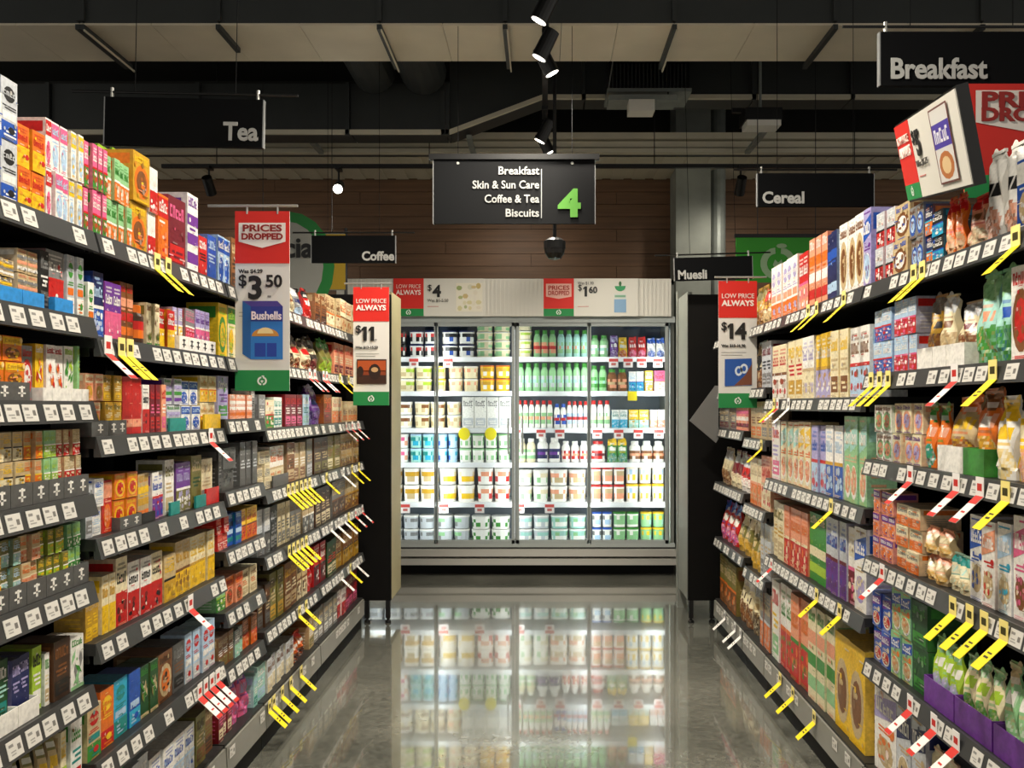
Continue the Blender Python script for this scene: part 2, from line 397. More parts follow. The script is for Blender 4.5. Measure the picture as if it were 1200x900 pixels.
CATS = [('Tea', 'black hanging Tea category sign over the left shelves', 122, 307, 115, 171, 3.06, 262, 163, .088, R(0), 41),
        ('Coffee', 'black hanging Coffee category sign over the far left shelves', 365, 463, 276, 308, 5.45, 424, 305, .078, 0, 38),
        ('Cereal', 'black hanging Cereal category sign over the right shelves', 888, 1024, 203, 242, 4.37, 893, 238, .08, 0, 49),
        ('Muesli', 'black tilted Muesli category sign beside the far right shelves', 791, 882, 301, 328, 5.5, 794, 326, .078, 0, 34),
        ('Breakfast', 'large black Breakfast category sign at the upper right corner', 1032, 1225, 37, 100, 2.82, 1042, 92, .092, 0, 113)]
for body, lab, a, b, c, d, Y, tx, ty_, sz, ry, wpx in CATS:
    s, W, H = board('category_sign', lab, a, b, c, d, Y)
    text(s, body, (tx - (a + b) / 2) * Y / FPX, (d - ty_) * Y / FPX, sz, '#b4b4b0', 'LEFT', .0025, width=wpx * Y / FPX)
    MB().tube((-W / 2 - .12, .01, H + .02), (W / 2 + .12, .01, H + .02), .005).build('hanging_rail', 'metal_black', s)
    for x in (-W / 2 + .02, W / 2 - .02): MB().tube((x, .01, H - .01), (x, .01, H + .035), .006, 6).build('clip', 'rod', s)
    hang(s, (-W / 2 + .1, W / 2 - .1), H + .02, (4.45 if not 4.75 < Y < 5.35 else 3.5) - s.location.z)
    if body == 'Muesli': s.rotation_euler = (0, R(-1.6), 0)
    if body == 'Tea': s.rotation_euler = (0, R(1.2), 0)

GREEN, RED, PAPER = '#1f8a48', '#d8261c', '#e4e2dc'
def logo(parent, x, z, r, y=-.004, col='#e8efe6'):
    """round leaf-and-W emblem"""
    m = MB(); c = lin(col)
    for a0, a1, rr, cx in ((-1.5, 1.5, 1., .12), (1.64, 4.64, 1., -.12)):
        n = 9
        for k in range(n):
            t0 = a0 + (a1 - a0) * k / n; t1 = a0 + (a1 - a0) * (k + 1) / n
            m.face([(x + r * (cx + .58 * math.cos(t0)), y, z + r * .62 * math.sin(t0)), (x + r * (cx + 1. * math.cos(t0)), y, z + r * math.sin(t0)),
                    (x + r * (cx + 1. * math.cos(t1)), y, z + r * math.sin(t1)), (x + r * (cx + .58 * math.cos(t1)), y, z + r * .62 * math.sin(t1))][::-1], c)
    for sx in (-1, 1):
        m.face([(x + sx * r * .02, y - .0005, z - r * .5), (x + sx * r * .34, y - .0005, z - r * .1), (x + sx * r * .2, y - .0005, z + r * .25), (x, y - .0005, z + r * .05)], c)
    m.disc(x + r * .22, z + r * 1.1, r * .34, r * .16, y, c, 8)
    m.build('emblem', 'paper', parent)
def card(parent, name, x0, x1, z0, z1, hexc, y0=0., y1=.003, mat='paper'):
    return bx(name, x0, x1, y0, y1, z0, z1, mat, parent, lin(hexc))
def ticket_sign(label, loc, rz, price, cents, kind, was, picture, W=.2, H=.66, rod=None, pw=None):
    root = empty('price_sign', loc, rz); tag(root, label, 'price sign', 'hanging promotional price signs')
    card(root, 'card', -W / 2, W / 2, 0, H, PAPER)
    card(root, 'red_header', -W / 2, W / 2, H * .71, H, RED, -.002, 0)
    card(root, 'green_footer', -W / 2, W / 2, 0, H * .115, GREEN, -.002, 0)
    logo(root, 0, H * .055, .016)
    if kind == 'drop':
        m = MB(); c = lin('#efe9e2')
        m.face([(-W * .43, -.0035, H * .83), (0, -.0035, H * .795), (W * .43, -.0035, H * .83), (W * .43, -.0035, H * .935), (-W * .43, -.0035, H * .935)], c)
        m.build('arrow_panel', 'paper', root)
        text(root, 'PRICES', 0, H * .888, .034, '#8e1d18', 'CENTER', .001, width=W * .72); text(root, 'DROPPED', 0, H * .843, .031, '#8e1d18', 'CENTER', .0012, width=W * .76)
    else:
        text(root, 'LOW PRICE', 0, H * .865, .034, '#f3e3dc', 'CENTER', .0002, width=W * .84); text(root, 'ALWAYS', 0, H * .805, .040, '#f6efe8', 'CENTER', .0014, width=W * .84)
    if was: text(root, was, -W * .43, H * (.655 if kind == 'drop' else .48), .020, '#2a2a28', 'LEFT', .0006)
    zb = .515 if kind == 'drop' else .545
    text(root, '$', -W * .44, H * zb + .045, .06, '#141414', 'LEFT', .001)
    price_text(root, price, -W * .27, H * zb, .115, '#141414', .004)
    if cents: text(root, cents, W * .06, H * zb + .042, .062, '#141414', 'LEFT', .0016)
    text(root, 'ea', W * .1, H * zb + .004, .014, '#444440')
    for k in range(2): card(root, 'small_print', -W * .43, W * (.22 - .1 * k), H * (.435 - .02 * k), H * (.438 - .02 * k), '#8a8a86', -.0015, 0)
    picture(root, W, H)
    if rod:
        MB().tube((rod[0], 0, H + .02), (rod[1], 0, H + .02), .005).build('rod', 'rod', root)
        for x in (-W * .28, W * .28): MB().tube((x, 0, H - .01), (x, 0, H + .025), .004, 6).build('clip', 'rod', root)
    return root
def pic_tea(root, W, H):
    m = MB(); z0, z1 = H * .175, H * .56; x0, x1 = -W * .36, W * .38
    z1 = H * .50
    m.face([(x0, -.0035, z0 + .02), (x0 + .03, -.0035, z0), (x0 + .03, -.0035, z1 - .02), (x0, -.0035, z1)], lin('#1d5ba0'))
    m.q(x0 + .03, x1, z0, z1 - .02, -.0035, lin('#2a78c8')); m.q(x0 + .03, x1, z1 - .075, z1 - .02, -.0038, lin('#27348c'))
    m.face([(x0, -.0035, z1), (x0 + .03, -.0035, z1 - .02), (x1, -.0035, z1 - .02), (x1 - .02, -.0035, z1)], lin('#4a3a8c'))
    m.disc((x0 + x1) / 2 + .01, z0 + .085, .05, .03, -.004, lin('#c98b3c'), 10, 0, math.pi); m.disc((x0 + x1) / 2 + .01, z0 + .095, .03, .022, -.0042, lin('#f0d79a'), 10, 0, math.pi)
    m.q(x0 + .045, x0 + .085, z0 + .01, z0 + .06, -.004, lin('#1c3fa0')); m.q(x0 + .09, x0 + .125, z0 + .01, z0 + .06, -.004, lin('#1c3fa0'))
    m.build('product_picture', 'paper', root)
    text(root, 'Bushells', (x0 + x1) / 2 + .014, z1 - .068, .042, '#f0e2ea', 'CENTER', .001, y=-.0055, width=W * .55)
def pic_coffee(root, W, H):
    m = MB(); z0, z1 = H * .18, H * .39
    m.q(-W * .4, W * .43, z0, z1, -.0035, lin('#3a1c10')); m.q(-W * .38, W * .41, z0 + .07, z1 - .008, -.0037, lin('#b5501e')); m.q(-W * .38, W * .41, z0 + .05, z0 + .075, -.0037, lin('#8c3a16'))
    m.disc(W * .1, z0 + .068, .034, .045, -.004, lin('#2a140c')); m.disc(W * .1, z0 + .08, .02, .014, -.0042, lin('#c9a070')); m.disc(-W * .3, z0 + .07, .018, .03, -.004, lin('#2a140c'))
    m.build('product_picture', 'paper', root)
def pic_cereal(root, W, H):
    m = MB(); z0, z1 = H * .17, H * .39
    m.face([(-W * .34, -.0035, z0), (W * .36, -.0035, z0 + .006), (W * .36, -.0035, z1), (-W * .34, -.0035, z1 - .004)], lin('#2456a8'))
    m.face([(-W * .1, -.0037, z0 + .003), (W * .36, -.0037, z0 + .008), (W * .36, -.0037, z1 - .03), (W * .2, -.0037, z0 + .06)], lin('#7a4630'))
    for k in range(2): m.disc(W * (.02 + .14 * k), z0 + .08 + .012 * k, .020, .026, -.0042, lin('#dce6f0')); m.disc(W * (.02 + .14 * k), z0 + .08 + .012 * k, .010, .014, -.0044, lin('#2456a8'))
    m.build('product_picture', 'paper', root)
ticket_sign('price sign reading PRICES DROPPED $3.50 with blue tea box', (XP(307.5, 3.2), 3.2, ZP(458, 3.2)), 0, '3', '50', 'drop', 'Was $4.29', pic_tea, rod=(-.2, .13))
ticket_sign('dim price sign reading LOW PRICE ALWAYS $11 beside the end panel', (XP(435, 4.86), 4.86, ZP(475, 4.86)), 0, '11', None, 'low', 'Was $13-15.50', pic_coffee, rod=(-.15, .12))
ticket_sign('price sign reading LOW PRICE ALWAYS $14 on the right', (XP(864.5, 4.53), 4.53, ZP(478, 4.53)), 0, '14', None, 'low', 'Was $15-16.90', pic_cereal, rod=(-.12, .15))
# sideways card above the right shelf and the red card beside it
LATE = []
A = Vector((XP(1065, 2.64), 2.64, ZP(235, 2.64))); B = Vector((XP(1142, 2.0), 2.0, ZP(215, 2.0)))
def lay_poster(root, W_, h, wr, drop, price, cents, was, pic):
    card(root, 'sheet', 0, W_, 0, h, '#dcd9cf'); card(root, 'red_block', 0, wr, h * .2, h, RED, -.002, 0); card(root, 'green_block', 0, wr, 0, h * .2, GREEN, -.002, 0); logo(root, wr / 2, h * .1, h * .06)
    if drop:
        m = MB(); m.face([(wr * .08, -.003, h * .52), (wr / 2, -.003, h * .46), (wr * .92, -.003, h * .52), (wr * .92, -.003, h * .86), (wr * .08, -.003, h * .86)], lin('#e9b6a8')); m.build('arrow_panel', 'paper', root)
        text(root, 'PRICES', wr / 2, h * .70, h * .16, '#a8261c', 'CENTER', .001, width=wr * .7); text(root, 'DROPPED', wr / 2, h * .56, h * .16, '#a8261c', 'CENTER', .001, width=wr * .7)
    else:
        text(root, 'LOW PRICE', wr / 2, h * .74, h * .15, '#f0d8cc', 'CENTER', width=wr * .8); text(root, 'ALWAYS', wr / 2, h * .57, h * .18, '#f6ece4', 'CENTER', .001, width=wr * .82)
    k = h / .306
    text(root, '$', wr + .03 * k, h * .68, .07 * k, '#181818'); price_text(root, price, wr + .075 * k, h * .52, (.13 if not cents else .12) * k, '#181818', .005 * k)
    if cents: text(root, cents, wr + .12 * k, h * .62, .07 * k, '#181818', 'LEFT', .002 * k)
    text(root, was, wr + .03 * k, h * (.84 if drop else .38), .035 * k, '#55534e', 'LEFT', width=(.17 if not drop else .13) * k)
    card(root, 'small_print', wr + .03 * k, wr + .12 * k, h * .25, h * .265, '#c87a70', -.0015, 0)
    pic(root, h)
def pic_brick(root, h):
    m = MB(); x0, x1 = .40, .57
    m.q(x0, x1, h * .08, h * .94, -.0035, lin('#6a3a32')); m.q(x0 + .008, x1 - .008, h * .10, h * .92, -.0037, lin('#d8d6d2'))
    m.q(x0 + .008, x1 - .008, h * .48, h * .76, -.0039, lin('#4a3aa0')); m.disc((x0 + x1) / 2, h * .28, .065, h * .16, -.004, lin('#b8703c')); m.disc((x0 + x1) / 2, h * .28, .04, h * .1, -.0042, lin('#e0c090'))
    letters(m, x0 + .02, x1 - .02, h * .54, h * .70, -.0042, lin('#e8e6f0'), random.Random(2), 5)
    m.build('product_picture', 'paper', root)
r5 = empty('price_sign'); tag(r5, 'tilted poster above the right shelf reading LOW PRICE ALWAYS $5', 'price sign', 'hanging promotional price signs')
LATE.append(lambda: lay_poster(r5, .64, .22, .17, False, '5', None, 'Was $6.75', pic_brick))
bx('backing', -.006, .646, .003, .03, -.006, .226, 'metal_black', r5)
ax = (B - A).normalized(); upv = Vector((-.05, 0, .22)); upv = (upv - ax * upv.dot(ax)).normalized()
r5.matrix_world = Matrix.Translation(A) @ Matrix((ax, upv.cross(ax), upv)).transposed().to_4x4()
Yp = 2.72
pd = empty('price_sign', (XP(1130, Yp), Yp, ZP(232, Yp))); tag(pd, 'red PRICES DROPPED card at the right edge above the shelf', 'price sign', 'hanging promotional price signs')
hp = (232 - 98) * Yp / FPX
card(pd, 'card', 0, .42, 0, hp, '#c8241a'); card(pd, 'green_footer', -.0, .42, 0, hp * .2, GREEN, -.002, 0)
m = MB(); m.face([(.035, -.002, hp * .66), (.21, -.002, hp * .57), (.39, -.002, hp * .66), (.39, -.002, hp * .94), (.035, -.002, hp * .94)], lin('#e0d8cf')); m.build('arrow_panel', 'paper', pd)
text(pd, 'PRICES', .05, hp * .795, .066, '#8e1d18', 'LEFT', .0025, width=.31); text(pd, 'DROPPED', .05, hp * .675, .056, '#8e1d18', 'LEFT', .0025, width=.33)
# big round-graphic banners behind the shelves
Yb = 6.3
b1 = empty('banner', (XP(405, Yb), Yb, ZP(340, Yb))); tag(b1, 'green yellow and grey banner reading ial behind the coffee sign', 'banner')
card(b1, 'sheet', -.72, 0, 0, .41, '#8a8a80', 0, .01)
m = MB(); m.disc(-.42, .17, .34, .40, -.002, lin('#1f7a34'), 20); m.build('green_disc', 'paper', b1)
m = MB(); m.face([(-.28, -.0015, .005), (0, -.0015, .005), (0, -.0015, .405), (-.16, -.0015, .405)], lin('#a98a1e')); m.build('yellow_corner', 'paper', b1)
m = MB(); m.disc(-.44, .17, .28, .33, -.003, lin('#9a9a92'), 20); m.build('grey_disc', 'paper', b1)
text(b1, 'Special', -.19, .24, .20, '#141414', 'RIGHT', .006, y=-.006)
MB().tube((0, .01, -.3), (0, .01, .45), .012).build('post', 'metal_black', b1)
for x in (-.6, -.1): MB().tube((x, .005, .4), (x, .005, 4.45 - b1.location.z), .003, 6).build('hanger', 'metal_black', b1)
b2 = empty('banner', (XP(905, 6.0), 6.0, ZP(331, 6.0))); tag(b2, 'green banner with pale round emblem behind the right shelves', 'banner')
card(b2, 'sheet', -.25, .4, 0, .31, '#2f8f22', 0, .01); logo(b2, .04, .13, .11, -.003, '#8fae86'); bx('top_bar', -.26, .41, -.005, .015, .31, .335, 'metal_black', b2)
MB().tube((-.1, .005, .33), (-.1, .005, 4.45 - b2.location.z), .003, 6).build('hanger', 'metal_black', b2); MB().tube((.3, .005, .33), (.3, .005, 4.45 - b2.location.z), .003, 6).build('hanger', 'metal_black', b2)

# ------------------------------------------------------------------ products
PAL = dict(w='efece4', k='1a1a1a', r='c41d1a', o='e0701a', y='ecc01c', g='3a8a30', l='a4c634', t='1c8880', b='2052b0', n='1c2658', p='6a3090', v='aaa0cc',
           m='6e1826', i='de5f8c', c='e6d9b2', e='c4ac80', s='80807e', a='c2c6ca', d='3c2718', u='7c4c24', q='aecbe4', z='2ca6c8', h='767034', j='c69826',
           x='e89c78', f='1d4c26', B='2f8fd8', G='8fc38a', S='565654', T='9fd0c4')
PAL = {k: lin(v) for k, v in PAL.items()}
def mixc(a, b, t): return tuple(x + (y - x) * t for x, y in zip(a, b))
def letters(m, x0, x1, z0, z1, y, col, r, n=5):
    """a word-mark of blocky letters"""
    s = (x1 - x0) / n
    for k in range(n):
        a = x0 + k * s; b = a + s * .78; t = r.randrange(4); h = z1 - (0 if k == 0 else (z1 - z0) * (.22 if r.random() < .5 else 0)); st = s * .28
        m.q(a, a + st, z0, h, y, col)
        if t in (0, 2): m.q(b - st, b, z0, h, y, col)
        if t in (0, 1): m.q(a, b, h - (z1 - z0) * .22, h, y - .0001, col)
        if t in (1, 2, 3): m.q(a, b, z0, z0 + (z1 - z0) * .22, y - .0001, col)
        if t == 3: m.q(a, b, z0 + (z1 - z0) * .4, z0 + (z1 - z0) * .6, y - .0001, col)
def lines(m, x0, x1, z0, z1, y, col, r, n=3):
    p = (z1 - z0) / n
    for k in range(n):
        w_ = (x1 - x0) * (.55 + .45 * r.random()); o = (x1 - x0 - w_) * r.random()
        m.q(x0 + o, x0 + o + w_, z0 + k * p, z0 + k * p + p * .5, y, col)
def mosaic(m, x0, x1, z0, z1, y, cols, r, nx=4, nz=4):
    dx = (x1 - x0) / nx; dz = (z1 - z0) / nz
    for i in range(nx):
        for j in range(nz):
            if r.random() < .75:
                cx = x0 + (i + .5) * dx + r.uniform(-.25, .25) * dx; cz = z0 + (j + .5) * dz + r.uniform(-.25, .25) * dz
                m.disc(cx, cz, dx * r.uniform(.3, .65), dz * r.uniform(.3, .65), y - r.random() * .0003, mixc(r.choice(cols), r.choice(cols), r.random() * .4), 6, r.random())
def box_mesh(name, W, H, D, c, style, seed):
    r = random.Random(seed); m = MB(); c = [PAL[k] for k in c]
    while len(c) < 4: c.append(c[-1])
    b0, b1, b2, b3 = c
    W2 = W / 2 - .001; H = H - .001; m.clip = (W2, H)
    side = mixc(b0, b1, .25); top = mixc(b0, (.75, .72, .66), .2)
    m.box(-W2, W2, 0, D, 0, H, b0, dict(l=side, r=side, t=top))
    # side print (both sides)
    for s_ in (-1, 1):
        x = s_ * (W2 + .0004)
        def qs(y0, y1, z0, z1, col):
            P = [(x, y0, z0), (x, y1, z0), (x, y1, z1), (x, y0, z1)]
            m.face(P if s_ > 0 else P[::-1], col)
        qs(D * .08, D * .92, H * .72, H * .93, b1)
        for k in range(5): qs(D * .15, D * (.5 + .35 * r.random()), H * (.12 + .1 * k), H * (.15 + .1 * k), mixc(side, b2, .7))
    y = -.0006; y2 = -.0012; y3 = -.0018
    L = W2 * .82
    if style == 'band':
        m.q(-W2, W2, H * .66, H * .96, y, b1); letters(m, -L, L, H * .74, H * .88, y2, b2, r, 5)
        m.disc(0, H * .32, W2 * .78, H * .24, y, b3); mosaic(m, -W2 * .6, W2 * .6, H * .14, H * .48, y2, [b3, b1, b2, mixc(b3, b0, .5)], r, 3, 4)
        lines(m, -L, L, H * .03, H * .10, y, b1, r, 2); lines(m, -L, L, H * .58, H * .64, y, b2, r, 1)
    elif style == 'split':
        m.q(-W2, W2, 0, H * .46, y, b1); m.q(-W2, W2, H * .44, H * .49, y2, b3); letters(m, -L, L, H * .62, H * .78, y, b2, r, 5)
        lines(m, -L, L, H * .82, H * .95, y, mixc(b0, b2, .6), r, 2); mosaic(m, -L, L, H * .08, H * .4, y2, [b3, b2, mixc(b1, b3, .5)], r, 3, 3)
    elif style == 'pic':
        m.disc(0, H * .42, W2 * .88, H * .34, y, b1, 14); m.disc(0, H * .42, W2 * .62, H * .24, y2, b2, 12); mosaic(m, -W2 * .45, W2 * .45, H * .26, H * .56, y3, [b2, b3, b1], r, 3, 3)
        letters(m, -L, L, H * .80, H * .93, y, b3, r, 6); lines(m, -L, L, H * .02, H * .08, y, b3, r, 1)
    elif style == 'stripe':
        for k, cc in enumerate((b1, b2, b3)): m.q(-W2, W2, H * (.12 + .24 * k), H * (.26 + .24 * k), y, cc)
        letters(m, -L, L, H * .84, H * .96, y, b2, r, 5); lines(m, -L, L, H * .3, H * .36, y2, b0, r, 2)
        lines(m, -L, L, H * .54, H * .60, y2, b3, r, 1)
    elif style == 'text':
        letters(m, -L, L, H * .70, H * .88, y, b1, r, 5); lines(m, -L, L, H * .40, H * .62, y, b2, r, 3)
        m.q(-L, L, H * .08, H * .32, y, b3); lines(m, -L * .8, L * .8, H * .13, H * .27, y2, b0, r, 2)
    elif style == 'cereal':
        m.face([(-W2, y, H * .58), (W2, y, H * .68), (W2, y, H * .92), (-W2, y, H * .82)], b1); letters(m, -L, L, H * .68, H * .83, y2, PAL['w'], r, 5)
        m.disc(0, H * .24, W2 * .86, H * .2, y, PAL['w'], 14); m.disc(0, H * .26, W2 * .74, H * .165, y2, b2, 14)
        mosaic(m, -W2 * .6, W2 * .6, H * .14, H * .42, y3, [b2, b3, mixc(b2, b3, .5), PAL['c']], r, 4, 4); lines(m, -L, L, H * .47, H * .55, y, b3, r, 2)
        m.disc(W2 * .6, H * .53, W2 * .26, W2 * .26, y2, b3, 10); lines(m, -L, L, H * .94, H * .98, y, b3, r, 1)
    elif style == 'leaf':
        for k in range(7):
            cx = r.uniform(-.7, .7) * W2; cz = H * r.uniform(.15, .7); a = r.uniform(-.9, .9); l_ = W2 * .7; t = W2 * .22
            ca, sa = math.cos(a + 1.57), math.sin(a + 1.57)
            P = [(-l_, 0), (0, -t), (l_, 0), (0, t)]
            P = [(max(-W2, min(W2, cx + u * ca - v * sa)), y - .0002 * k, cz + u * sa + v * ca) for u, v in P]
            m.face(P, r.choice((b1, b2, b3)))
        letters(m, -L, L, H * .82, H * .94, y, b3, r, 5); m.q(-W2, W2, H * .0, H * .07, y2, b2)
    elif style == 'tall':
        m.q(-W2, W2, H * .0, H * .30, y, b1); m.q(-W2 * .8, W2 * .8, H * .34, H * .46, y, b2); lines(m, -L, L, H * .5, H * .58, y, b3, r, 2)
        m.disc(0, H * .75, W2 * .7, H * .13, y, b3, 12); letters(m, -L, L, H * .72, H * .79, y2, b0, r, 4); lines(m, -L, L, H * .06, H * .24, y2, b2, r, 3)
        m.disc(W2 * .2, H * .17, W2 * .4, H * .06, y3, b3, 10)
    for k in range(9):
        cx = r.uniform(-.85, .85) * W2; cz = H * r.uniform(.05, .95); q_ = r.uniform(.05, .16) * W2; col = mixc(r.choice((b0, b1, b2, b3)), r.choice((b0, PAL['w'], b3)), r.random() * .6)
        if r.random() < .5: m.disc(cx, cz, q_, q_ * 1.2, -.0022 - k * .0001, col, 7)
        else: m.q(max(-W2, cx - q_ * 2), min(W2, cx + q_ * 2), cz - q_ * .25, cz + q_ * .25, -.0022 - k * .0001, col)
    lines(m, -W2 * .8, W2 * .8, H * .012, H * .05, -.0032, mixc(b0, b3, .6), r, 2)
    return m.mesh(name, 'carton')
def loft_col(c, style, seed):
    r = random.Random(seed); ph = [r.uniform(0, 6) for _ in range(6)]; word = [r.random() < .72 for _ in range(12)]
    def f(u, v):                                     # u,v in 0..1 over the front
        n = r.random(); wob = .02 * math.sin(u * 9 + ph[0])
        if style == 'clear':
            base = mixc(c[3], c[1], .35 * (n < .3)) if v > .70 + wob else (c[0] if v > .40 + wob else c[1])
            if v <= .40 + wob: base = mixc(c[1], r.choice((c[2], c[0], c[1])), .55 * n)
            if .48 < v < .58 and .18 < u < .82 and word[int(u * 12)]: base = c[2]
            if .62 < v < .66 and .3 < u < .7: base = mixc(c[0], c[2], .6)
        else:
            base = c[1] if v > .74 + wob else c[0]
            if .50 < v < .66 + wob and .1 < u < .9: base = c[2] if word[int(u * 12)] else mixc(c[2], c[0], .7)
            if .43 < v < .46 and .2 < u < .8: base = mixc(c[0], c[1], .7)
            if v < .38 and (u - .5) ** 2 * 4.6 + ((v - .19) / .19) ** 2 < 1: base = mixc(c[3], r.choice((c[1], c[0], c[2])), .65 * n)
            if .78 < v < .86 and .25 < u < .75 and word[int(u * 11)]: base = mixc(c[1], PAL['w'], .6)
        return mixc(base, (0, 0, 0), .12 * r.random())
    return f
def bag_mesh(name, W, H, D, c, style, seed):
    """stand-up bag, crimped at the top; front bulges"""
    c = [PAL[k] for k in c]
    while len(c) < 4: c.append(c[-1])
    f = loft_col(c, style, seed); r = random.Random(seed + 1); m = MB(); nx, nz = 16, 26
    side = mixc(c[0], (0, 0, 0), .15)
    def P(u, v, back):
        wv = 1 - .10 * v - (.06 * max(0, v - .8) / .2); hd = D * .5 * ((1 - .15 * (1 - v)) * (1 - max(0, v - .35) / .65 * .96) )
        bul = .55 + .45 * math.sin(math.pi * min(1, max(0, u)))
        x = (u - .5) * W * wv
        yy = D * .5 + (1 if back else -1) * hd * bul + (.006 * math.sin(u * 9 + v * 11 + seed) if .15 < v < .9 else 0)
        return (x, yy, v * H - (.012 * math.cos(u * 6 + seed) if v > .95 else 0) * (H > .15))
    for i in range(nx):
        for j in range(nz):
            u0, u1, v0, v1 = i / nx, (i + 1) / nx, j / nz, (j + 1) / nz
            m.face([P(u0, v0, 0), P(u1, v0, 0), P(u1, v1, 0), P(u0, v1, 0)], f((u0 + u1) / 2, (v0 + v1) / 2), True)
    for j in range(nz):
        v0, v1 = j / nz, (j + 1) / nz
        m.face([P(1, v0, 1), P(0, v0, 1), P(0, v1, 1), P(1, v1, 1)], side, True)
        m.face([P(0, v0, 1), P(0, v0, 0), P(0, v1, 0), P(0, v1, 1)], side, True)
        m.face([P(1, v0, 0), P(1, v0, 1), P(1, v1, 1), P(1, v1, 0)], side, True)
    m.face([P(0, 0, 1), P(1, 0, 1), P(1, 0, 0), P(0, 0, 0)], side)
    y = D * .5
    s = MB(); s.box(-W * .42, W * .42, y - .004, y + .004, H * .965, H * 1.0, mixc(c[1], c[0], .3))
    return m.mesh(name, 'foil_bag'), s.mesh('top_seal', 'foil_bag')
def tub_mesh(name, W, H, D, c, seed, power=3.):
    c = [PAL[k] for k in c]
    while len(c) < 4: c.append(c[-1])
    r = random.Random(seed); R_ = W / 2 * .98
    def cf(a, i):
        front = abs(a - .0) < .22 or a > .78
        n = r.random()
        if i == 1: return c[2] if (front and n < .5) else c[0]
        if i == 2: return c[1] if (front and n < .55) else c[0]
        return c[0]
    m = MB().lathe([(R_ * .88, 0), (R_ * .90, H * .16), (R_ * .93, H * .48), (R_ * .96, H * .74), (R_ * .975, H * .86)], 16, cf, power)
    l = MB().lathe([(R_, H * .84), (R_ * 1.0, H * .93), (R_ * .95, H * .955)], 16, lambda a, i: c[3], power)
    return m.mesh(name, 'plastic'), l.mesh('lid', 'plastic')
def bottle_mesh(name, W, H, D, c, seed):
    c = [PAL[k] for k in c]
    while len(c) < 4: c.append(c[-1])
    R_ = W / 2 * .96; r = random.Random(seed)
    m = MB().lathe([(R_ * .9, 0), (R_, H * .03), (R_, H * .66), (R_ * .93, H * .74), (R_ * .66, H * .83), (R_ * .6, H * .86)], 14, lambda a, i: c[0], 2.6)
    cap = MB().lathe([(R_ * .68, H * .85), (R_ * .68, H * .985), (R_ * .6, H * .995)], 12, lambda a, i: c[3])
    lab = MB().lathe([(R_ * 1.012, H * .15), (R_ * 1.012, H * .3), (R_ * 1.012, H * .42), (R_ * 1.012, H * .55)], 14, lambda a, i: (c[1], c[2], c[1])[i] if r.random() < .8 else c[0], 2.6, caps=False)
    return m.mesh(name, 'plastic'), cap.mesh('cap', 'plastic'), lab.mesh('label_sleeve', 'plastic')
def jar_mesh(name, W, H, D, c, seed):
    c = [PAL[k] for k in c]
    while len(c) < 4: c.append(c[-1])
    R_ = W / 2 * .97
    m = MB().lathe([(R_ * .92, 0), (R_, H * .06), (R_, H * .7), (R_ * .8, H * .8)], 14, lambda a, i: c[0], 2.4)
    lid = MB().lathe([(R_ * .84, H * .79), (R_ * .84, H * .97), (R_ * .78, H * .99)], 14, lambda a, i: c[3])
    lab = MB().lathe([(R_ * 1.012, H * .15), (R_ * 1.012, H * .36), (R_ * 1.012, H * .58)], 14, lambda a, i: c[1 + i % 2], 2.4, caps=False)
    return m.mesh(name, 'plastic'), lid.mesh('lid', 'plastic'), lab.mesh('label_sleeve', 'plastic')
ORD = ['first', 'second', 'third', 'fourth', 'fifth', 'sixth', 'seventh', 'eighth', 'ninth', 'tenth', 'eleventh', 'twelfth', 'thirteenth', 'fourteenth', 'fifteenth', 'sixteenth',
       'seventeenth', 'eighteenth', 'nineteenth', 'twentieth', 'twenty-first', 'twenty-second', 'twenty-third', 'twenty-fourth', 'twenty-fifth', 'twenty-sixth', 'twenty-seventh', 'twenty-eighth', 'twenty-ninth', 'thirtieth', 'thirty-first', 'thirty-second', 'thirty-third', 'thirty-fourth', 'thirty-fifth', 'thirty-sixth']
LAYER = {1: ('',), 2: ('lower', 'upper'), 3: ('lowest', 'middle', 'uppermost'), 4: ('lowest', 'second', 'third', 'uppermost')}
SKU = [0]
def sku_meshes(kind, style, W, H, D, c):
    SKU[0] += 1; sd = SKU[0] * 13
    if kind.endswith('box') or kind.endswith('carton') or kind == 'capsule_pack': return (box_mesh(kind, W, H, D, c, style, sd),)
    if kind.endswith('bag') or kind.endswith('pouch'): return bag_mesh(kind, W, H, D, c, style, sd)
    if kind.endswith('tub'): return tub_mesh(kind, W, H, D, c, sd)
    if kind.endswith('bottle'): return bottle_mesh(kind, W, H, D, c, sd)
    if kind.endswith('jar'): return jar_mesh(kind, W, H, D, c, sd)
    raise ValueError(kind)
def put(kind, meshes, loc, rz, label, cat, group):
    o = obj(kind, meshes[0], None, loc, rz); tag(o, label, cat, group)
    for me in meshes[1:]: obj(me.name.split('.')[0], me, o)
    return o
CATW = dict(tea_box='box', coffee_box='box', cereal_box='box', snack_box='box', coffee_bag='bag', muesli_bag='bag', coffee_jar='jar', capsule_pack='box', tea_pouch='pouch',
            yoghurt_tub='tub', milk_bottle='bottle', juice_bottle='bottle', milk_carton='carton', yoghurt_pouch='pouch')

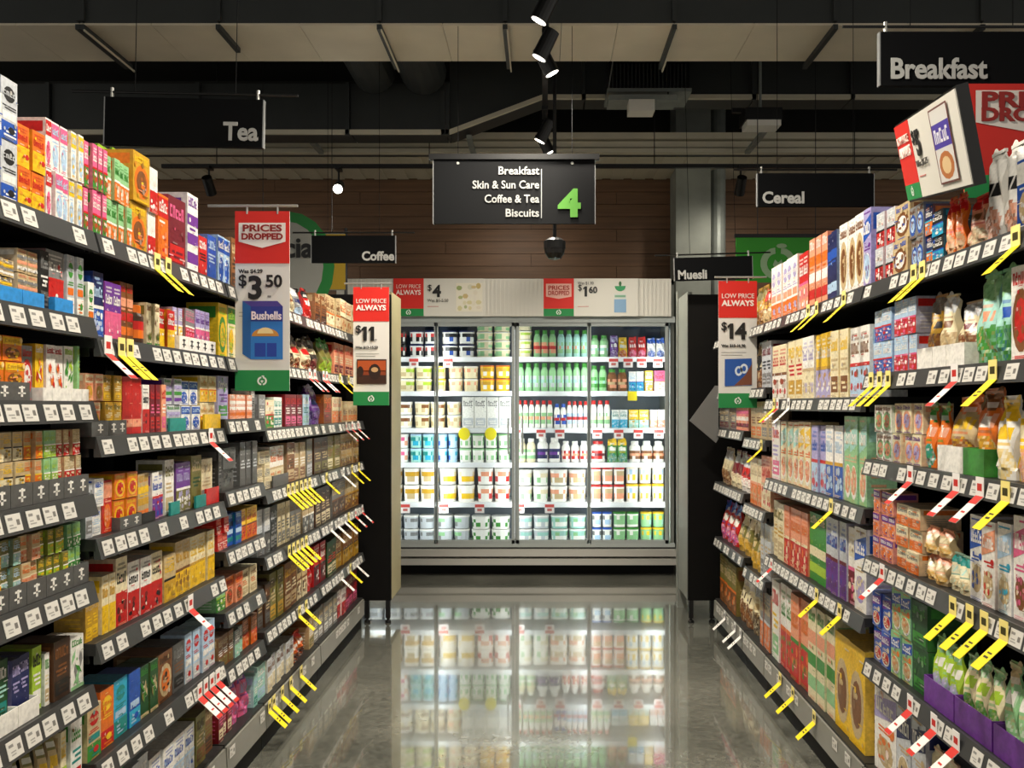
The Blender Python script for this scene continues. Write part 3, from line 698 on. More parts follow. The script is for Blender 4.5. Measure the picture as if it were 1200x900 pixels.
# ------------------------------------------------------------------ shelving
def tray(loc, rz, W, D, h, col, label, motif=None):
    m = MB(); t = .003; c = PAL[col]; hb = h * 1.0
    m.box(-W / 2, W / 2, -.004, -.001, 0, h, c); m.box(-W / 2, -W / 2 + .002, -.001, D, 0, h, c); m.box(W / 2 - .002, W / 2, -.001, D, 0, h, c)
    if motif:
        n = max(1, round(W / .06)); mc = PAL[motif]
        for k in range(n):
            x = -W / 2 + (k + .5) * W / n
            m.q(x - .011, x + .011, h * .66, h * .76, -.0045, mc); m.q(x - .004, x + .004, h * .2, h * .8, -.0046, mc); m.q(x - .014, x + .014, h * .36, h * .44, -.0046, mc)
    o = m.build('display_tray', 'carton', None, loc, rz); tag(o, label, 'tray', 'display trays on the shelves')
    return o
TICKET = {}
def ticket_mesh(kind):
    if kind in TICKET: return TICKET[kind]
    m = MB(); w = .019; t = .0012
    col = {'y': lin('#f5dc14'), 'r': lin('#ece8e2'), 'w': lin('#ece8e2')}[kind]; ic = {'y': lin('#3a3408'), 'r': lin('#c8281e'), 'w': lin('#55534e')}[kind]
    L = .095
    # sloping tongue: local -y outwards, down
    def P(x, s, o): a = R(43); return (x, -.006 - s * L * math.cos(a) - o * math.sin(a), .0 - s * L * math.sin(a) + o * math.cos(a))
    m.face([P(-w, 0, 0), P(w, 0, 0), P(w, 1, 0), P(-w, 1, 0)][::-1], col); m.face([P(-w, 0, -t), P(w, 0, -t), P(w, 1, -t), P(-w, 1, -t)], col)
    for a, b in (((-w, 0), (-w, 1)), ((w, 1), (w, 0)), ((-w, 1), (w, 1))):
        m.face([P(*a, 0), P(*b, 0), P(*b, -t), P(*a, -t)], col)
    if kind == 'r': m.face([P(-w, 0.02, .0006), P(w, 0.02, .0006), P(w, .3, .0006), P(-w, .3, .0006)][::-1], ic); m.face([P(-w, .86, .0006), P(w, .86, .0006), P(w, 1, .0006), P(-w, 1, .0006)][::-1], ic)
    else:
        m.face([P(-w * .5, .45, .0006), P(w * .5, .45, .0006), P(w * .5, .5, .0006), P(-w * .5, .5, .0006)][::-1], ic)
    m.face([P(-w * .5, .58, .0006), P(w * .5, .58, .0006), P(w * .5, .64, .0006), P(-w * .5, .64, .0006)][::-1], ic)
    # collar on the strip
    m.box(-w, w, -.0075, -.006, -.002, .046, mixc(col, (1, 1, 1), .25)); m.q(-w * .6, w * .6, .012, .03, -.0078, ic)
    TICKET[kind] = m.mesh('promo_ticket', 'paper'); return TICKET[kind]
LBL = []
for k in range(4):
    m = MB(); r_ = random.Random(k); m.box(-.026, .026, -.0014, 0, -.019, .019, lin('#d6d3cb'))
    lines(m, -.02, .004, -.012, .0, -.0018, lin('#a09e98'), r_, 2); m.q(.008, .019, -.006, .006, -.0018, lin('#77746e')); m.q(-.02, -.004, .006, .012, -.0018, lin('#8a8884'))
    LBL.append(m.mesh('price_label', 'paper'))
BAYNAME = {}
def ordw(n, total): return {0: 'top', total - 1: 'bottom'}.get(n, ORD[n])
def yprod(side, px): return (1.15 if side < 0 else 1.11) * FPX / abs(px - VX)
def build_bay(side, name, Y0, Y1, shelves, label, depth=.44):
    """side -1 left, +1 right. shelves: list of (z, runs, tickets)"""
    XF = -1.12 if side < 0 else 1.08
    rz = R(90) if side < 0 else R(-90)
    root = empty('shelving_bay', (XF, (Y0 + Y1) / 2, 0), rz); tag(root, label, 'shelving', 'supermarket shelving bays')
    L = Y1 - Y0; h = L / 2
    bx('back_panel', -h, h, depth + .02, depth + .04, .08, 2.12, 'black_panel', root)
    for x in (-h, h - .03): bx('upright', x, x + .03, depth - .02, depth + .02, .0, 2.14, 'metal_black', root)
    bx('base_kick', -h + .002, h - .002, .02, .06, 0, .075, 'black_panel', root)
    n = len(shelves)
    for si, (zs, runs, ticks) in enumerate(shelves):
        base = si == n - 1
        top = zs + .022
        sh = obj('shelf', MB().box(-h + .004, h - .004, .012, depth, top - .03, top).mesh('shelf', 'black_shelf'), root)
        m = MB(); a = (-h + .006, h - .006)
        hh = .03
        z0, z1 = (zs - .085, zs + .012) if base else (zs - hh, zs + hh * .75)
        yb, yt = (.0, .004) if base else (-.004, .010)
        m.face([(a[0], yb, z0), (a[1], yb, z0), (a[1], yt, z1), (a[0], yt, z1)]); m.face([(a[1], .016, z0), (a[0], .016, z0), (a[0], .016, z1), (a[1], .016, z1)])
        m.face([(a[0], yt, z1), (a[1], yt, z1), (a[1], .016, z1), (a[0], .016, z1)]); m.face([(a[0], .016, z0), (a[1], .016, z0), (a[1], yb, z0), (a[0], yb, z0)])
        for e in a: m.face([(e, yb, z0), (e, yt, z1), (e, .016, z1), (e, .016, z0)])
        m.build('price_strip', 'base_metal' if base else 'strip', sh)
        if not base:
            for x in (-h + .008, h - .014): bx('bracket', x, x + .006, .03, depth, top - .052, top - .03, 'metal_black', sh)
        # price labels
        r_ = random.Random(int(zs * 1000) + int(Y0 * 100))
        x = -h + .05
        zc = zs - .005 if not base else zs - .018
        while x < h - .04:
            if r_.random() < (.84 if not base else .5):
                lo = obj('price_label', LBL[r_.randrange(4)], sh, (x, (yb + yt) / 2 - .0012, zc)); lo.rotation_euler = (R(-14) if not base else 0, 0, 0)
            x += .060 + r_.random() * .022
        # hanging tickets
        for k, tk in enumerate(ticks):
            kk, pxs = tk[0], tk[1:]
            for px in pxs:
                Y = abs(XF) * FPX / abs(px - VX)
                if not (Y0 + .02 < Y < Y1 - .02): Y = min(max(Y, Y0 + .03), Y1 - .03)
                o = obj('promo_ticket', ticket_mesh(kk), None, (XF + side * .003, Y, zs - .02), rz)
                TK.append((o, {'y': 'yellow', 'r': 'red and white', 'w': 'white'}[kk], ordw(si, n), name, Y))
        # products
        cnt = 0; prev = Y0 + .008
        for run in runs:
            x0, x1, nn, lay, ytop, kind, desc, style, cols = run[:9]
            ex = run[9] if len(run) > 9 else {}
            ya, yb_ = sorted((yprod(side, x0), yprod(side, x1)))
            ya = max(ya, prev); yb_ = min(yb_, Y1 - .006)
            if yb_ - ya < .02: continue
            prev = yb_ + .001
            ym = (ya + yb_) / 2
            ztop = ZP(ytop, ym) if ytop > 3 else top + ytop
            ex_h = ex.get('lift', 0.)
            Ht = max(.05, ztop - top - ex_h)
            if si > 0: Ht = min(Ht, shelves[si - 1][0] - .045 - top - ex_h)
            W = (yb_ - ya) / nn; Hh = Ht / lay
            D = ex.get('d', min(.30, max(.08, W * 1.3)) if 'bag' not in kind and 'pouch' not in kind else min(.12, W * .7))
            D = min(D, depth - .06)
            mid = SKU[0]
            # a couple of print variants keep neighbours from being clones in colour order
            me = sku_meshes(kind, style, W - .003, Hh - .0015, D, cols)
            XPf = -1.15 if side < 0 else 1.11
            for i in range(nn):
                yc = ya + (i + .5) * W
                cnt += 1
                nl = lay
                for l in range(nl):
                    jx = rng.uniform(0, .012) + (W / 2 if kind.endswith('jar') else 0)
                    lw = LAYER[nl][l]
                    lab = '%s, %s%s from near end, %s shelf, %s' % (desc, (lw + ' layer, ') if lw else '', ORD[min(cnt - 1, 35)], ordw(si, n), name)
                    if len(lab.split()) > 16: lab = lab.replace(' from near end', ' along')
                    o = put(kind, me, (XPf + side * (.003 + jx), yc, top + .0005 + ex_h + l * Hh), rz + (rng.uniform(-.02, .02) if nl == 1 else 0), lab, CATW.get(kind, 'box'), '%s on the %s shelf, %s' % (desc, ordw(si, n), name))
            if 'tray' in ex:
                th, tc, mo = ex['tray']
                tray((XPf + side * -.004, ym, top + .0005), rz, yb_ - ya - .001, .1 if ex.get('lift') else .003, th, tc, '%s display tray under %s, %s shelf, %s' % (COLN[tc], desc, ordw(si, n), name), mo)
    return root
COLN = dict(b='blue', B='blue', k='dark', w='white', t='teal', p='purple', y='yellow', o='orange', r='red', S='dark grey', g='green', i='pink')
TK = []
T, C, B, M_, K = 'tea_box', 'coffee_box', 'cereal_box', 'muesli_bag', 'coffee_bag'
# ---- left, nearest bay
L1 = [
 (1.818, [(-110, 4, 3, 2, 78, T, 'pale blue tea box', 'tall', 'wbqk'), (4, 25, 1, 2, 92, T, 'white and blue tea box', 'tall', 'abwk'),
          (25, 58, 2, 2, 150, T, 'yellow and orange tea box', 'split', 'oyry'), (58, 66, 1, 2, 138, T, 'red tea box', 'band', 'wrwi'),
          (66, 86, 2, 2, 146, T, 'pink and white tea box', 'band', 'wiqq'), (86, 102, 2, 2, 156, T, 'yellow and pale tea box', 'band', 'wyqq')], []),
 (1.600, [(-110, 22, 7, 2, 289, T, 'yellow and grey tea box', 'stripe', 'ewsy', dict(lift=.02, tray=(.034, 'B', None))), (22, 48, 2, 2, 293, T, 'pinkish white tea box', 'stripe', 'ewxs', dict(lift=.02, tray=(.034, 'B', None))),
          (48, 60, 1, 1, 293, T, 'dark tea box', 'text', 'kswS'), (60, 82, 1, 1, 293, T, 'grey and red tea box', 'split', 'srwr', dict(lift=.02, tray=(.034, 'B', None))),
          (82, 108, 2, 1, 292, T, 'white tea box with orange drop', 'tall', 'awog')], []),
 (1.390, [(-110, 31, 5, 2, 379, T, 'orange tea box', 'band', 'oyju', dict(lift=.03, tray=(.04, 'S', 'w'))), (32, 46, 1, 1, 404, T, 'grey tea box with red dot', 'pic', 'srwr'),
          (46, 57, 1, 1, 402, T, 'yellow and red tea box', 'leaf', 'yrow', dict(lift=.02, tray=(.03, 'w', None))), (57, 80, 2, 1, 404, T, 'white tea box with orange leaf', 'leaf', 'worr', dict(lift=.02, tray=(.03, 'w', None))),
          (80, 92, 1, 1, 405, T, 'white and green tea box', 'leaf', 'wgll', dict(lift=.02, tray=(.03, 'w', None))), (92, 112, 2, 1, 405, T, 'light green tea box', 'leaf', 'Glyl', dict(lift=.02, tray=(.03, 'w', None)))], []),
 (1.157, [(-110, 8, 5, 2, 502, T, 'cream tea box', 'split', 'ecey', dict(lift=.035, tray=(.05, 'S', 'w'))), (8, 34, 2, 2, 502, T, 'cream and yellow tea box', 'split', 'ecyk', dict(lift=.035, tray=(.05, 'S', 'w'))),
          (34, 53, 2, 2, 500, T, 'tan and orange tea box', 'split', 'eooy', dict(lift=.035, tray=(.05, 'S', 'w'))), (53, 71, 2, 2, 500, T, 'green and lime tea box', 'split', 'Gllw', dict(lift=.035, tray=(.05, 'S', 'w'))),
          (71, 108, 4, 2, 498, T, 'tan and crimson tea box', 'split', 'ercw', dict(lift=.035, tray=(.05, 'S', 'w')))], []),
 (.937, [(-110, 6, 5, 2, 628, T, 'tan and yellow tea box', 'split', 'hyew', dict(lift=.03, tray=(.05, 'S', 'w'))), (6, 27, 2, 2, 622, T, 'olive and pale blue tea box', 'split', 'hTqw', dict(lift=.03, tray=(.05, 'S', 'w'))),
         (27, 50, 2, 2, 618, T, 'tan and apricot tea box', 'split', 'exoc', dict(lift=.03, tray=(.05, 'S', 'w'))), (50, 82, 4, 2, 612, T, 'olive and lime tea box', 'split', 'hlyw', dict(lift=.03, tray=(.05, 'S', 'w'))),
         (82, 108, 3, 2, 606, T, 'grey and green tea box', 'split', 'Gglw', dict(lift=.03, tray=(.05, 'S', 'w')))], []),
 (.677, [(-110, -40, 2, 1, 790, T, 'olive tea box', 'text', 'hwcl'), (-40, 17, 3, 1, 782, T, 'dark teal tea box', 'text', 'fwTt', dict(lift=.02, tray=(.045, 'w', None))), (17, 42, 2, 1, 768, T, 'navy tea box', 'text', 'nvvn', dict(lift=.02, tray=(.045, 'w', None))),
         (44, 56, 1, 1, 757, T, 'lime tea box', 'text', 'lkww'), (56, 63, 1, 1, 764, T, 'slim white tea box', 'text', 'wgce'), (64, 84, 1, 1, 748, T, 'dark brown tea box', 'text', 'duuk'), (85, 104, 1, 1, 744, T, 'white tea box with leaves', 'leaf', 'wsGg')], []),
 (.42, [(-110, 20, 4, 1, 905, T, 'grey tea box', 'text', 'shwe'), (20, 76, 4, 1, 862, 'tea_pouch', 'olive tea pouch', 'plain', 'ehyy'), (76, 84, 1, 1, 856, T, 'yellow tea box', 'split', 'ceyl'), (86, 104, 1, 1, 840, T, 'white and green tea box', 'text', 'wgtr')], []),
 (.17, [(-60, 90, 6, 1, .2, T, 'grey blue tea box', 'text', 'aqbn')], [])]
build_bay(-1, 'nearest left bay', 1.30, 2.20, L1, 'black shelving bay of tea boxes nearest the camera on the left')
# ---- left, second bay
L2 = [
 (1.818, [(102, 128, 4, 2, 170, T, 'red berry and green tea box', 'split', 'igwr'), (128, 157, 4, 2, 188, T, 'orange and green tea box', 'split', 'Gogw'),
          (158, 178, 1, 2, 180, T, 'gold tea box', 'pic', 'jouy', dict(d=.12)), (178, 188, 1, 2, 197, T, 'white and red tea box', 'split', 'wrwr'), (188, 201, 1, 1, 228, T, 'orange red tea box', 'band', 'orwo'),
          (202, 222, 1, 1, 232, T, 'burgundy tea box', 'text', 'mimr', dict(d=.2)), (222, 235, 1, 1, 228, T, 'purple checked tea box', 'stripe', 'wppp', dict(d=.25)), (235, 245, 1, 1, 277, T, 'small red tea box', 'text', 'rwkr'), (245, 256, 1, 1, 276, T, 'blue tea box', 'text', 'bqqb')], [('y', 183, 196)]),
 (1.556, [(103, 112, 1, 1, 330, T, 'white green tea box', 'tall', 'wgog'), (112, 125, 1, 1, 318, T, 'blue and black tea box', 'split', 'nbqw'), (125, 146, 2, 1, 331, T, 'purple and pink tea box', 'split', 'piwi'), (146, 162, 2, 1, 331, T, 'orange and red tea box', 'stripe', 'uorx'),
          (163, 176, 1, 1, 357, 'coffee_jar', 'dark jar', '', 'doro'), (176, 189, 2, 1, 355, T, 'cream tea box', 'leaf', 'chgu'), (189, 207, 2, 1, 362, T, 'red and yellow tea box', 'split', 'rywy'),
          (207, 218, 2, 1, 360, T, 'grey and gold tea sachet box', 'split', 'vyww', dict(lift=.03, tray=(.045, 'w', 'k'))), (218, 233, 3, 1, 362, T, 'grey and red tea sachet box', 'split', 'sriw', dict(lift=.03, tray=(.045, 'w', 'k'))), (233, 250, 3, 1, 364, T, 'lilac and purple tea sachet box', 'split', 'vipw', dict(lift=.03, tray=(.045, 'w', 'k')))], [('y', 141, 151), ('r', 125)]),
 (1.300, [(103, 124, 2, 2, 437, T, 'orange and cream tea box', 'band', 'xcoj', dict(lift=.02, tray=(.04, 'S', 'w'))), (124, 145, 2, 2, 439, T, 'gold tea box', 'text', 'jhcy', dict(lift=.02, tray=(.04, 'S', 'w'))), (145, 168, 2, 1, 441, T, 'vermilion tea box', 'stripe', 'rxrr'),
          (169, 178, 1, 1, 450, T, 'red and white tea box', 'split', 'wrkr'), (178, 190, 2, 1, 450, T, 'dark red tea box', 'text', 'mrir'), (190, 196, 1, 1, 450, T, 'slim pink tea box', 'text', 'xrwi'),
          (196, 215, 2, 2, 443, T, 'pale tea box with green stripe', 'stripe', 'apgv', dict(tray=(.04, 't', None))), (215, 236, 2, 2, 446, T, 'blue and white tea box', 'band', 'wbqb'), (237, 256, 2, 2, 440, T, 'cream and yellow tea box', 'split', 'cyjo', dict(tray=(.05, 'y', None)))], [('r', 246)]),
 (1.040, [(103, 113, 1, 1, 566, T, 'grey tea box', 'text', 'akss'), (113, 125, 1, 2, 560, T, 'white and blue tea box', 'text', 'wbqa'), (125, 137, 1, 1, 562, T, 'red tea box', 'band', 'rxxo'), (137, 163, 2, 2, 553, T, 'orange and yellow tea box', 'pic', 'oyry', dict(lift=.01, tray=(.035, 'S', 'w'))),
          (163, 179, 2, 1, 554, T, 'tan and gold tea box', 'stripe', 'eojy', dict(tray=(.03, 'k', None))), (180, 196, 2, 1, 552, T, 'white and violet tea box', 'split', 'wpbr'), (197, 208, 1, 1, 538, T, 'tall cream tea box', 'text', 'whee', dict(tray=(.04, 't', None))),
          (208, 226, 2, 1, 541, T, 'purple and sage tea box', 'split', 'phvw'), (227, 239, 1, 1, 533, T, 'tall olive tea box', 'text', 'hefh', dict(tray=(.04, 't', None))), (239, 254, 1, 1, 537, T, 'cream tea box with red foot', 'text', 'cees', dict(tray=(.055, 'r', None)))], []),
 (.775, [(103, 122, 2, 1, 698, T, 'gold tea box', 'text', 'jeyy'), (122, 139, 2, 1, 672, T, 'amber tea box', 'split', 'cyjy'), (139, 153, 1, 1, 652, T, 'tall red tea box', 'split', 'crkr'), (153, 180, 2, 1, 654, T, 'red tea box with white top', 'split', 'wrkr'), (180, 193, 1, 1, 646, T, 'crimson tea box', 'split', 'crkr'),
         (193, 207, 1, 1, 648, T, 'golden tea box', 'split', 'ejyk'), (207, 226, 2, 1, 632, T, 'yellow and tan tea box', 'split', 'eyju'), (226, 254, 3, 1, 624, T, 'pale yellow tea box', 'split', 'cyyj')], [('r', 222)]),
 (.470, [(103, 121, 1, 1, 825, T, 'white and green tea box', 'tall', 'egtr'), (122, 138, 1, 1, 806, T, 'bright orange tea box', 'tall', 'oroy'), (138, 155, 1, 1, 794, T, 'turquoise tea box', 'tall', 'ztqt'), (155, 169, 1, 1, 785, T, 'blue tea box', 'tall', 'bzqb'),
         (169, 189, 2, 1, 776, T, 'green and brown tea box', 'leaf', 'fheg'), (190, 207, 1, 1, 763, T, 'brown tea box with orange oval', 'pic', 'ueod'), (207, 221, 1, 1, 752, T, 'dark grey tea box', 'text', 'Ssuk'), (221, 254, 4, 1, 733, T, 'pale blue tea box', 'tall', 'qawr')], [('r', 233, 240, 247, 254)]),
 (.170, [(110, 150, 3, 1, 900, T, 'green tea box', 'text', 'gwfl'), (152, 178, 2, 1, 890, T, 'grey tea box', 'text', 'awss'), (178, 230, 4, 1, 866, T, 'white and blue tea box', 'split', 'wabq'), (231, 243, 1, 1, 835, T, 'olive tea box', 'text', 'hdeu'), (243, 254, 1, 1, 826, T, 'brown tea box', 'text', 'uehd')], [])]
build_bay(-1, 'second left bay', 2.20, 3.10, L2, 'black shelving bay of tea boxes, second from the camera on the left')
# ---- left, narrow third bay
L3 = [
 (1.818, [(257, 273, 2, 1, 278, T, 'blue and white tea box', 'band', 'qbwb'), (274, 302, 3, 1, 285, C, 'brown coffee box', 'text', 'uekd')], []),
 (1.556, [(257, 268, 1, 1, 348, T, 'yellow tea box', 'pic', 'ygyl'), (268, 283, 2, 1, 350, T, 'cream and green tea box', 'band', 'cgly'), (284, 302, 2, 1, 362, 'coffee_jar', 'black coffee jar', '', 'kekd')], []),
 (1.330, [(257, 270, 1, 1, 440, T, 'lilac tea box', 'text', 'vwpg'), (270, 298, 4, 1, 462, T, 'peach tea box', 'stripe', 'xoww'), (298, 303, 1, 1, 455, C, 'grey coffee box', 'text', 'swkS')], []),
 (1.069, [(257, 262, 1, 1, 525, C, 'dark coffee box', 'text', 'kSsS'), (263, 278, 1, 2, 524, C, 'grey coffee box', 'text', 'SskS'), (284, 303, 3, 1, 517, C, 'slate coffee box', 'text', 'SsaS')], []),
 (.857, [(257, 270, 2, 2, 606, T, 'red tea box', 'split', 'rrxw'), (270, 284, 2, 1, 600, T, 'blue and teal tea box', 'stripe', 'btqn'), (284, 303, 3, 1, 594, T, 'orange and red tea box', 'split', 'yorm')], []),
 (.637, [(257, 268, 1, 1, 682, T, 'pale green tea box', 'split', 'Ggwl'), (268, 286, 2, 1, 672, C, 'orange coffee box', 'band', 'xoru'), (286, 303, 2, 1, 664, C, 'cream coffee box', 'text', 'cuoe')], []),
 (.430, [(257, 276, 3, 1, 742, T, 'brown tea box', 'text', 'uewh'), (276, 288, 2, 1, 735, T, 'grey and green tea box', 'split', 'sTwG'), (288, 303, 2, 1, 722, C, 'brown and orange coffee box', 'split', 'uoxr')], []),
 (.170, [(257, 276, 3, 1, 815, T, 'crimson tea box', 'text', 'mric'), (276, 298, 2, 1, 788, 'tea_pouch', 'magenta tea pouch', 'plain', 'ipvi'), (298, 303, 1, 1, 790, T, 'teal tea box', 'text', 'Tqwt')], [])]
build_bay(-1, 'narrow left bay', 3.10, 3.54, L3, 'narrow black shelving bay, third from the camera on the left')
L4 = [
 (1.805, [(303, 340, 4, 1, 332, K, 'dark brown coffee bag', 'plain', 'dkeu'), (340, 352, 1, 1, 330, K, 'tan coffee bag', 'plain', 'ukec'), (352, 362, 1, 1, 338, K, 'silver blue coffee bag', 'plain', 'sanq'), (362, 370, 1, 1, 340, K, 'red coffee bag', 'plain', 'rkwr')], []),
 (1.555, [(303, 330, 3, 1, 392, K, 'beige coffee bag', 'plain', 'eduw'), (330, 350, 2, 1, 394, K, 'black and cream coffee bag', 'plain', 'dkcu'), (350, 370, 2, 1, 396, K, 'tan and brown coffee bag', 'plain', 'cdru')], [('r', 362, 368)]),
 (1.285, [(304, 312, 1, 1, 462, C, 'grey coffee box', 'text', 'sawS'), (312, 322, 1, 1, 468, C, 'white coffee box', 'split', 'cgwr'), (322, 334, 2, 1, 465, C, 'teal and white coffee box', 'text', 'wTtt'), (336, 356, 3, 1, 462, C, 'crimson coffee box', 'text', 'mrwi'), (356, 364, 1, 1, 462, C, 'pale blue coffee box', 'text', 'qwtT'), (364, 370, 1, 1, 455, K, 'purple coffee bag', 'plain', 'ppvn')], []),
 (1.030, [(304, 318, 2, 3, 528, C, 'small beige coffee box', 'text', 'cess'), (318, 336, 2, 1, 522, C, 'cream coffee box with brown side', 'split', 'wcoe', dict(tray=(.05, 'S', None))), (337, 346, 1, 1, 518, C, 'brown coffee box', 'text', 'ucde'), (346, 360, 2, 1, 518, C, 'buff coffee box', 'text', 'ecwu'), (360, 370, 2, 1, 514, C, 'sage grey coffee box', 'text', 'shea')], [('y', 337, 342, 347, 352, 357, 362)]),
 (.760, [(304, 318, 2, 1, 596, C, 'white and grey coffee box', 'split', 'aSwk'), (318, 328, 2, 1, 592, C, 'black coffee box', 'text', 'kass'), (328, 342, 3, 1, 588, C, 'cream coffee box', 'text', 'ceSs'), (342, 356, 2, 1, 583, C, 'taupe coffee box', 'text', 'suec'), (356, 370, 2, 1, 580, C, 'grey brown coffee box', 'split', 'eSdw')], [('y', 338, 343, 348, 353, 358)]),
 (.455, [(304, 318, 2, 1, 685, C, 'dark coffee box', 'text', 'dueS'), (318, 334, 2, 1, 668, C, 'olive coffee box', 'text', 'hdej'), (334, 350, 2, 1, 656, C, 'brown coffee box', 'text', 'ujce'), (350, 362, 2, 1, 650, C, 'buff coffee box', 'split', 'ecdu'), (362, 370, 1, 1, 640, K, 'red coffee bag', 'plain', 'rmwr')], [('y', 350, 358)]),
 (.170, [(304, 314, 1, 1, 778, T, 'pale green tea box', 'text', 'Twwq'), (314, 346, 6, 1, 758, C, 'white coffee box with brown foot', 'split', 'acuw'), (347, 362, 2, 1, 742, K, 'orange coffee bag', 'plain', 'orwk'), (363, 370, 1, 1, 722, C, 'tan coffee box', 'text', 'euwh')], [('y', 310, 320, 330, 340, 352)])]
build_bay(-1, 'fourth left bay', 3.54, 4.42, L4, 'black shelving bay of coffee, fourth from the camera on the left')
L5 = [
 (1.805, [(370, 384, 2, 1, 346, C, 'brown coffee box', 'text', 'uedk'), (384, 400, 3, 1, 348, C, 'tan coffee box', 'split', 'ecuo'), (400, 421, 3, 1, 355, C, 'cream coffee box', 'split', 'ceou')], []),
 (1.555, [(370, 380, 1, 1, 394, K, 'black coffee bag', 'plain', 'kdcm'), (380, 394, 2, 1, 396, K, 'olive green coffee bag', 'plain', 'hghl'), (394, 421, 5, 1, 402, C, 'pink and red coffee box', 'text', 'xrcm')], [('y', 398, 408), ('r', 376, 382)]),
 (1.285, [(370, 381, 1, 1, 452, K, 'violet coffee bag', 'plain', 'pvnp'), (381, 390, 1, 1, 462, C, 'red brown coffee box', 'text', 'uorm'), (390, 402, 2, 1, 465, C, 'cream and orange coffee box', 'split', 'coxe'), (402, 421, 3, 1, 470, C, 'buff coffee box', 'text', 'ecuo')], [('r', 405, 412, 419)]),
 (1.030, [(370, 386, 2, 1, 512, C, 'dark brown coffee box', 'text', 'dueh'), (386, 400, 2, 1, 510, C, 'khaki coffee box', 'text', 'heuc'), (400, 421, 3, 2, 506, C, 'tan coffee box', 'split', 'eujh')], [('y', 382, 412, 420), ('w', 402)]),
 (.760, [(370, 390, 3, 1, 570, C, 'brown coffee box', 'text', 'duec'), (390, 406, 2, 1, 562, C, 'grey brown coffee box', 'split', 'sdeu'), (406, 421, 2, 1, 556, C, 'buff coffee box', 'split', 'eucj')], [('w', 388, 396, 404), ('y', 408), ('r', 416, 424)]),
 (.455, [(370, 384, 2, 1, 636, C, 'red coffee box', 'split', 'rmwk'), (384, 396, 2, 1, 632, C, 'dark green coffee box', 'text', 'fdrc'), (396, 421, 4, 1, 620, C, 'brown coffee box', 'split', 'ujed')], [('w', 400, 418), ('y', 410)]),
 (.170, [(370, 396, 5, 1, 705, C, 'grey brown coffee box', 'text', 'secw'), (396, 406, 2, 1, 690, C, 'red and white coffee box', 'split', 'wrmr'), (406, 421, 3, 1, 672, C, 'maroon coffee box', 'text', 'mcri')], [])]
build_bay(-1, 'farthest left bay', 4.42, 5.50, L5, 'black shelving bay of coffee, farthest on the left')
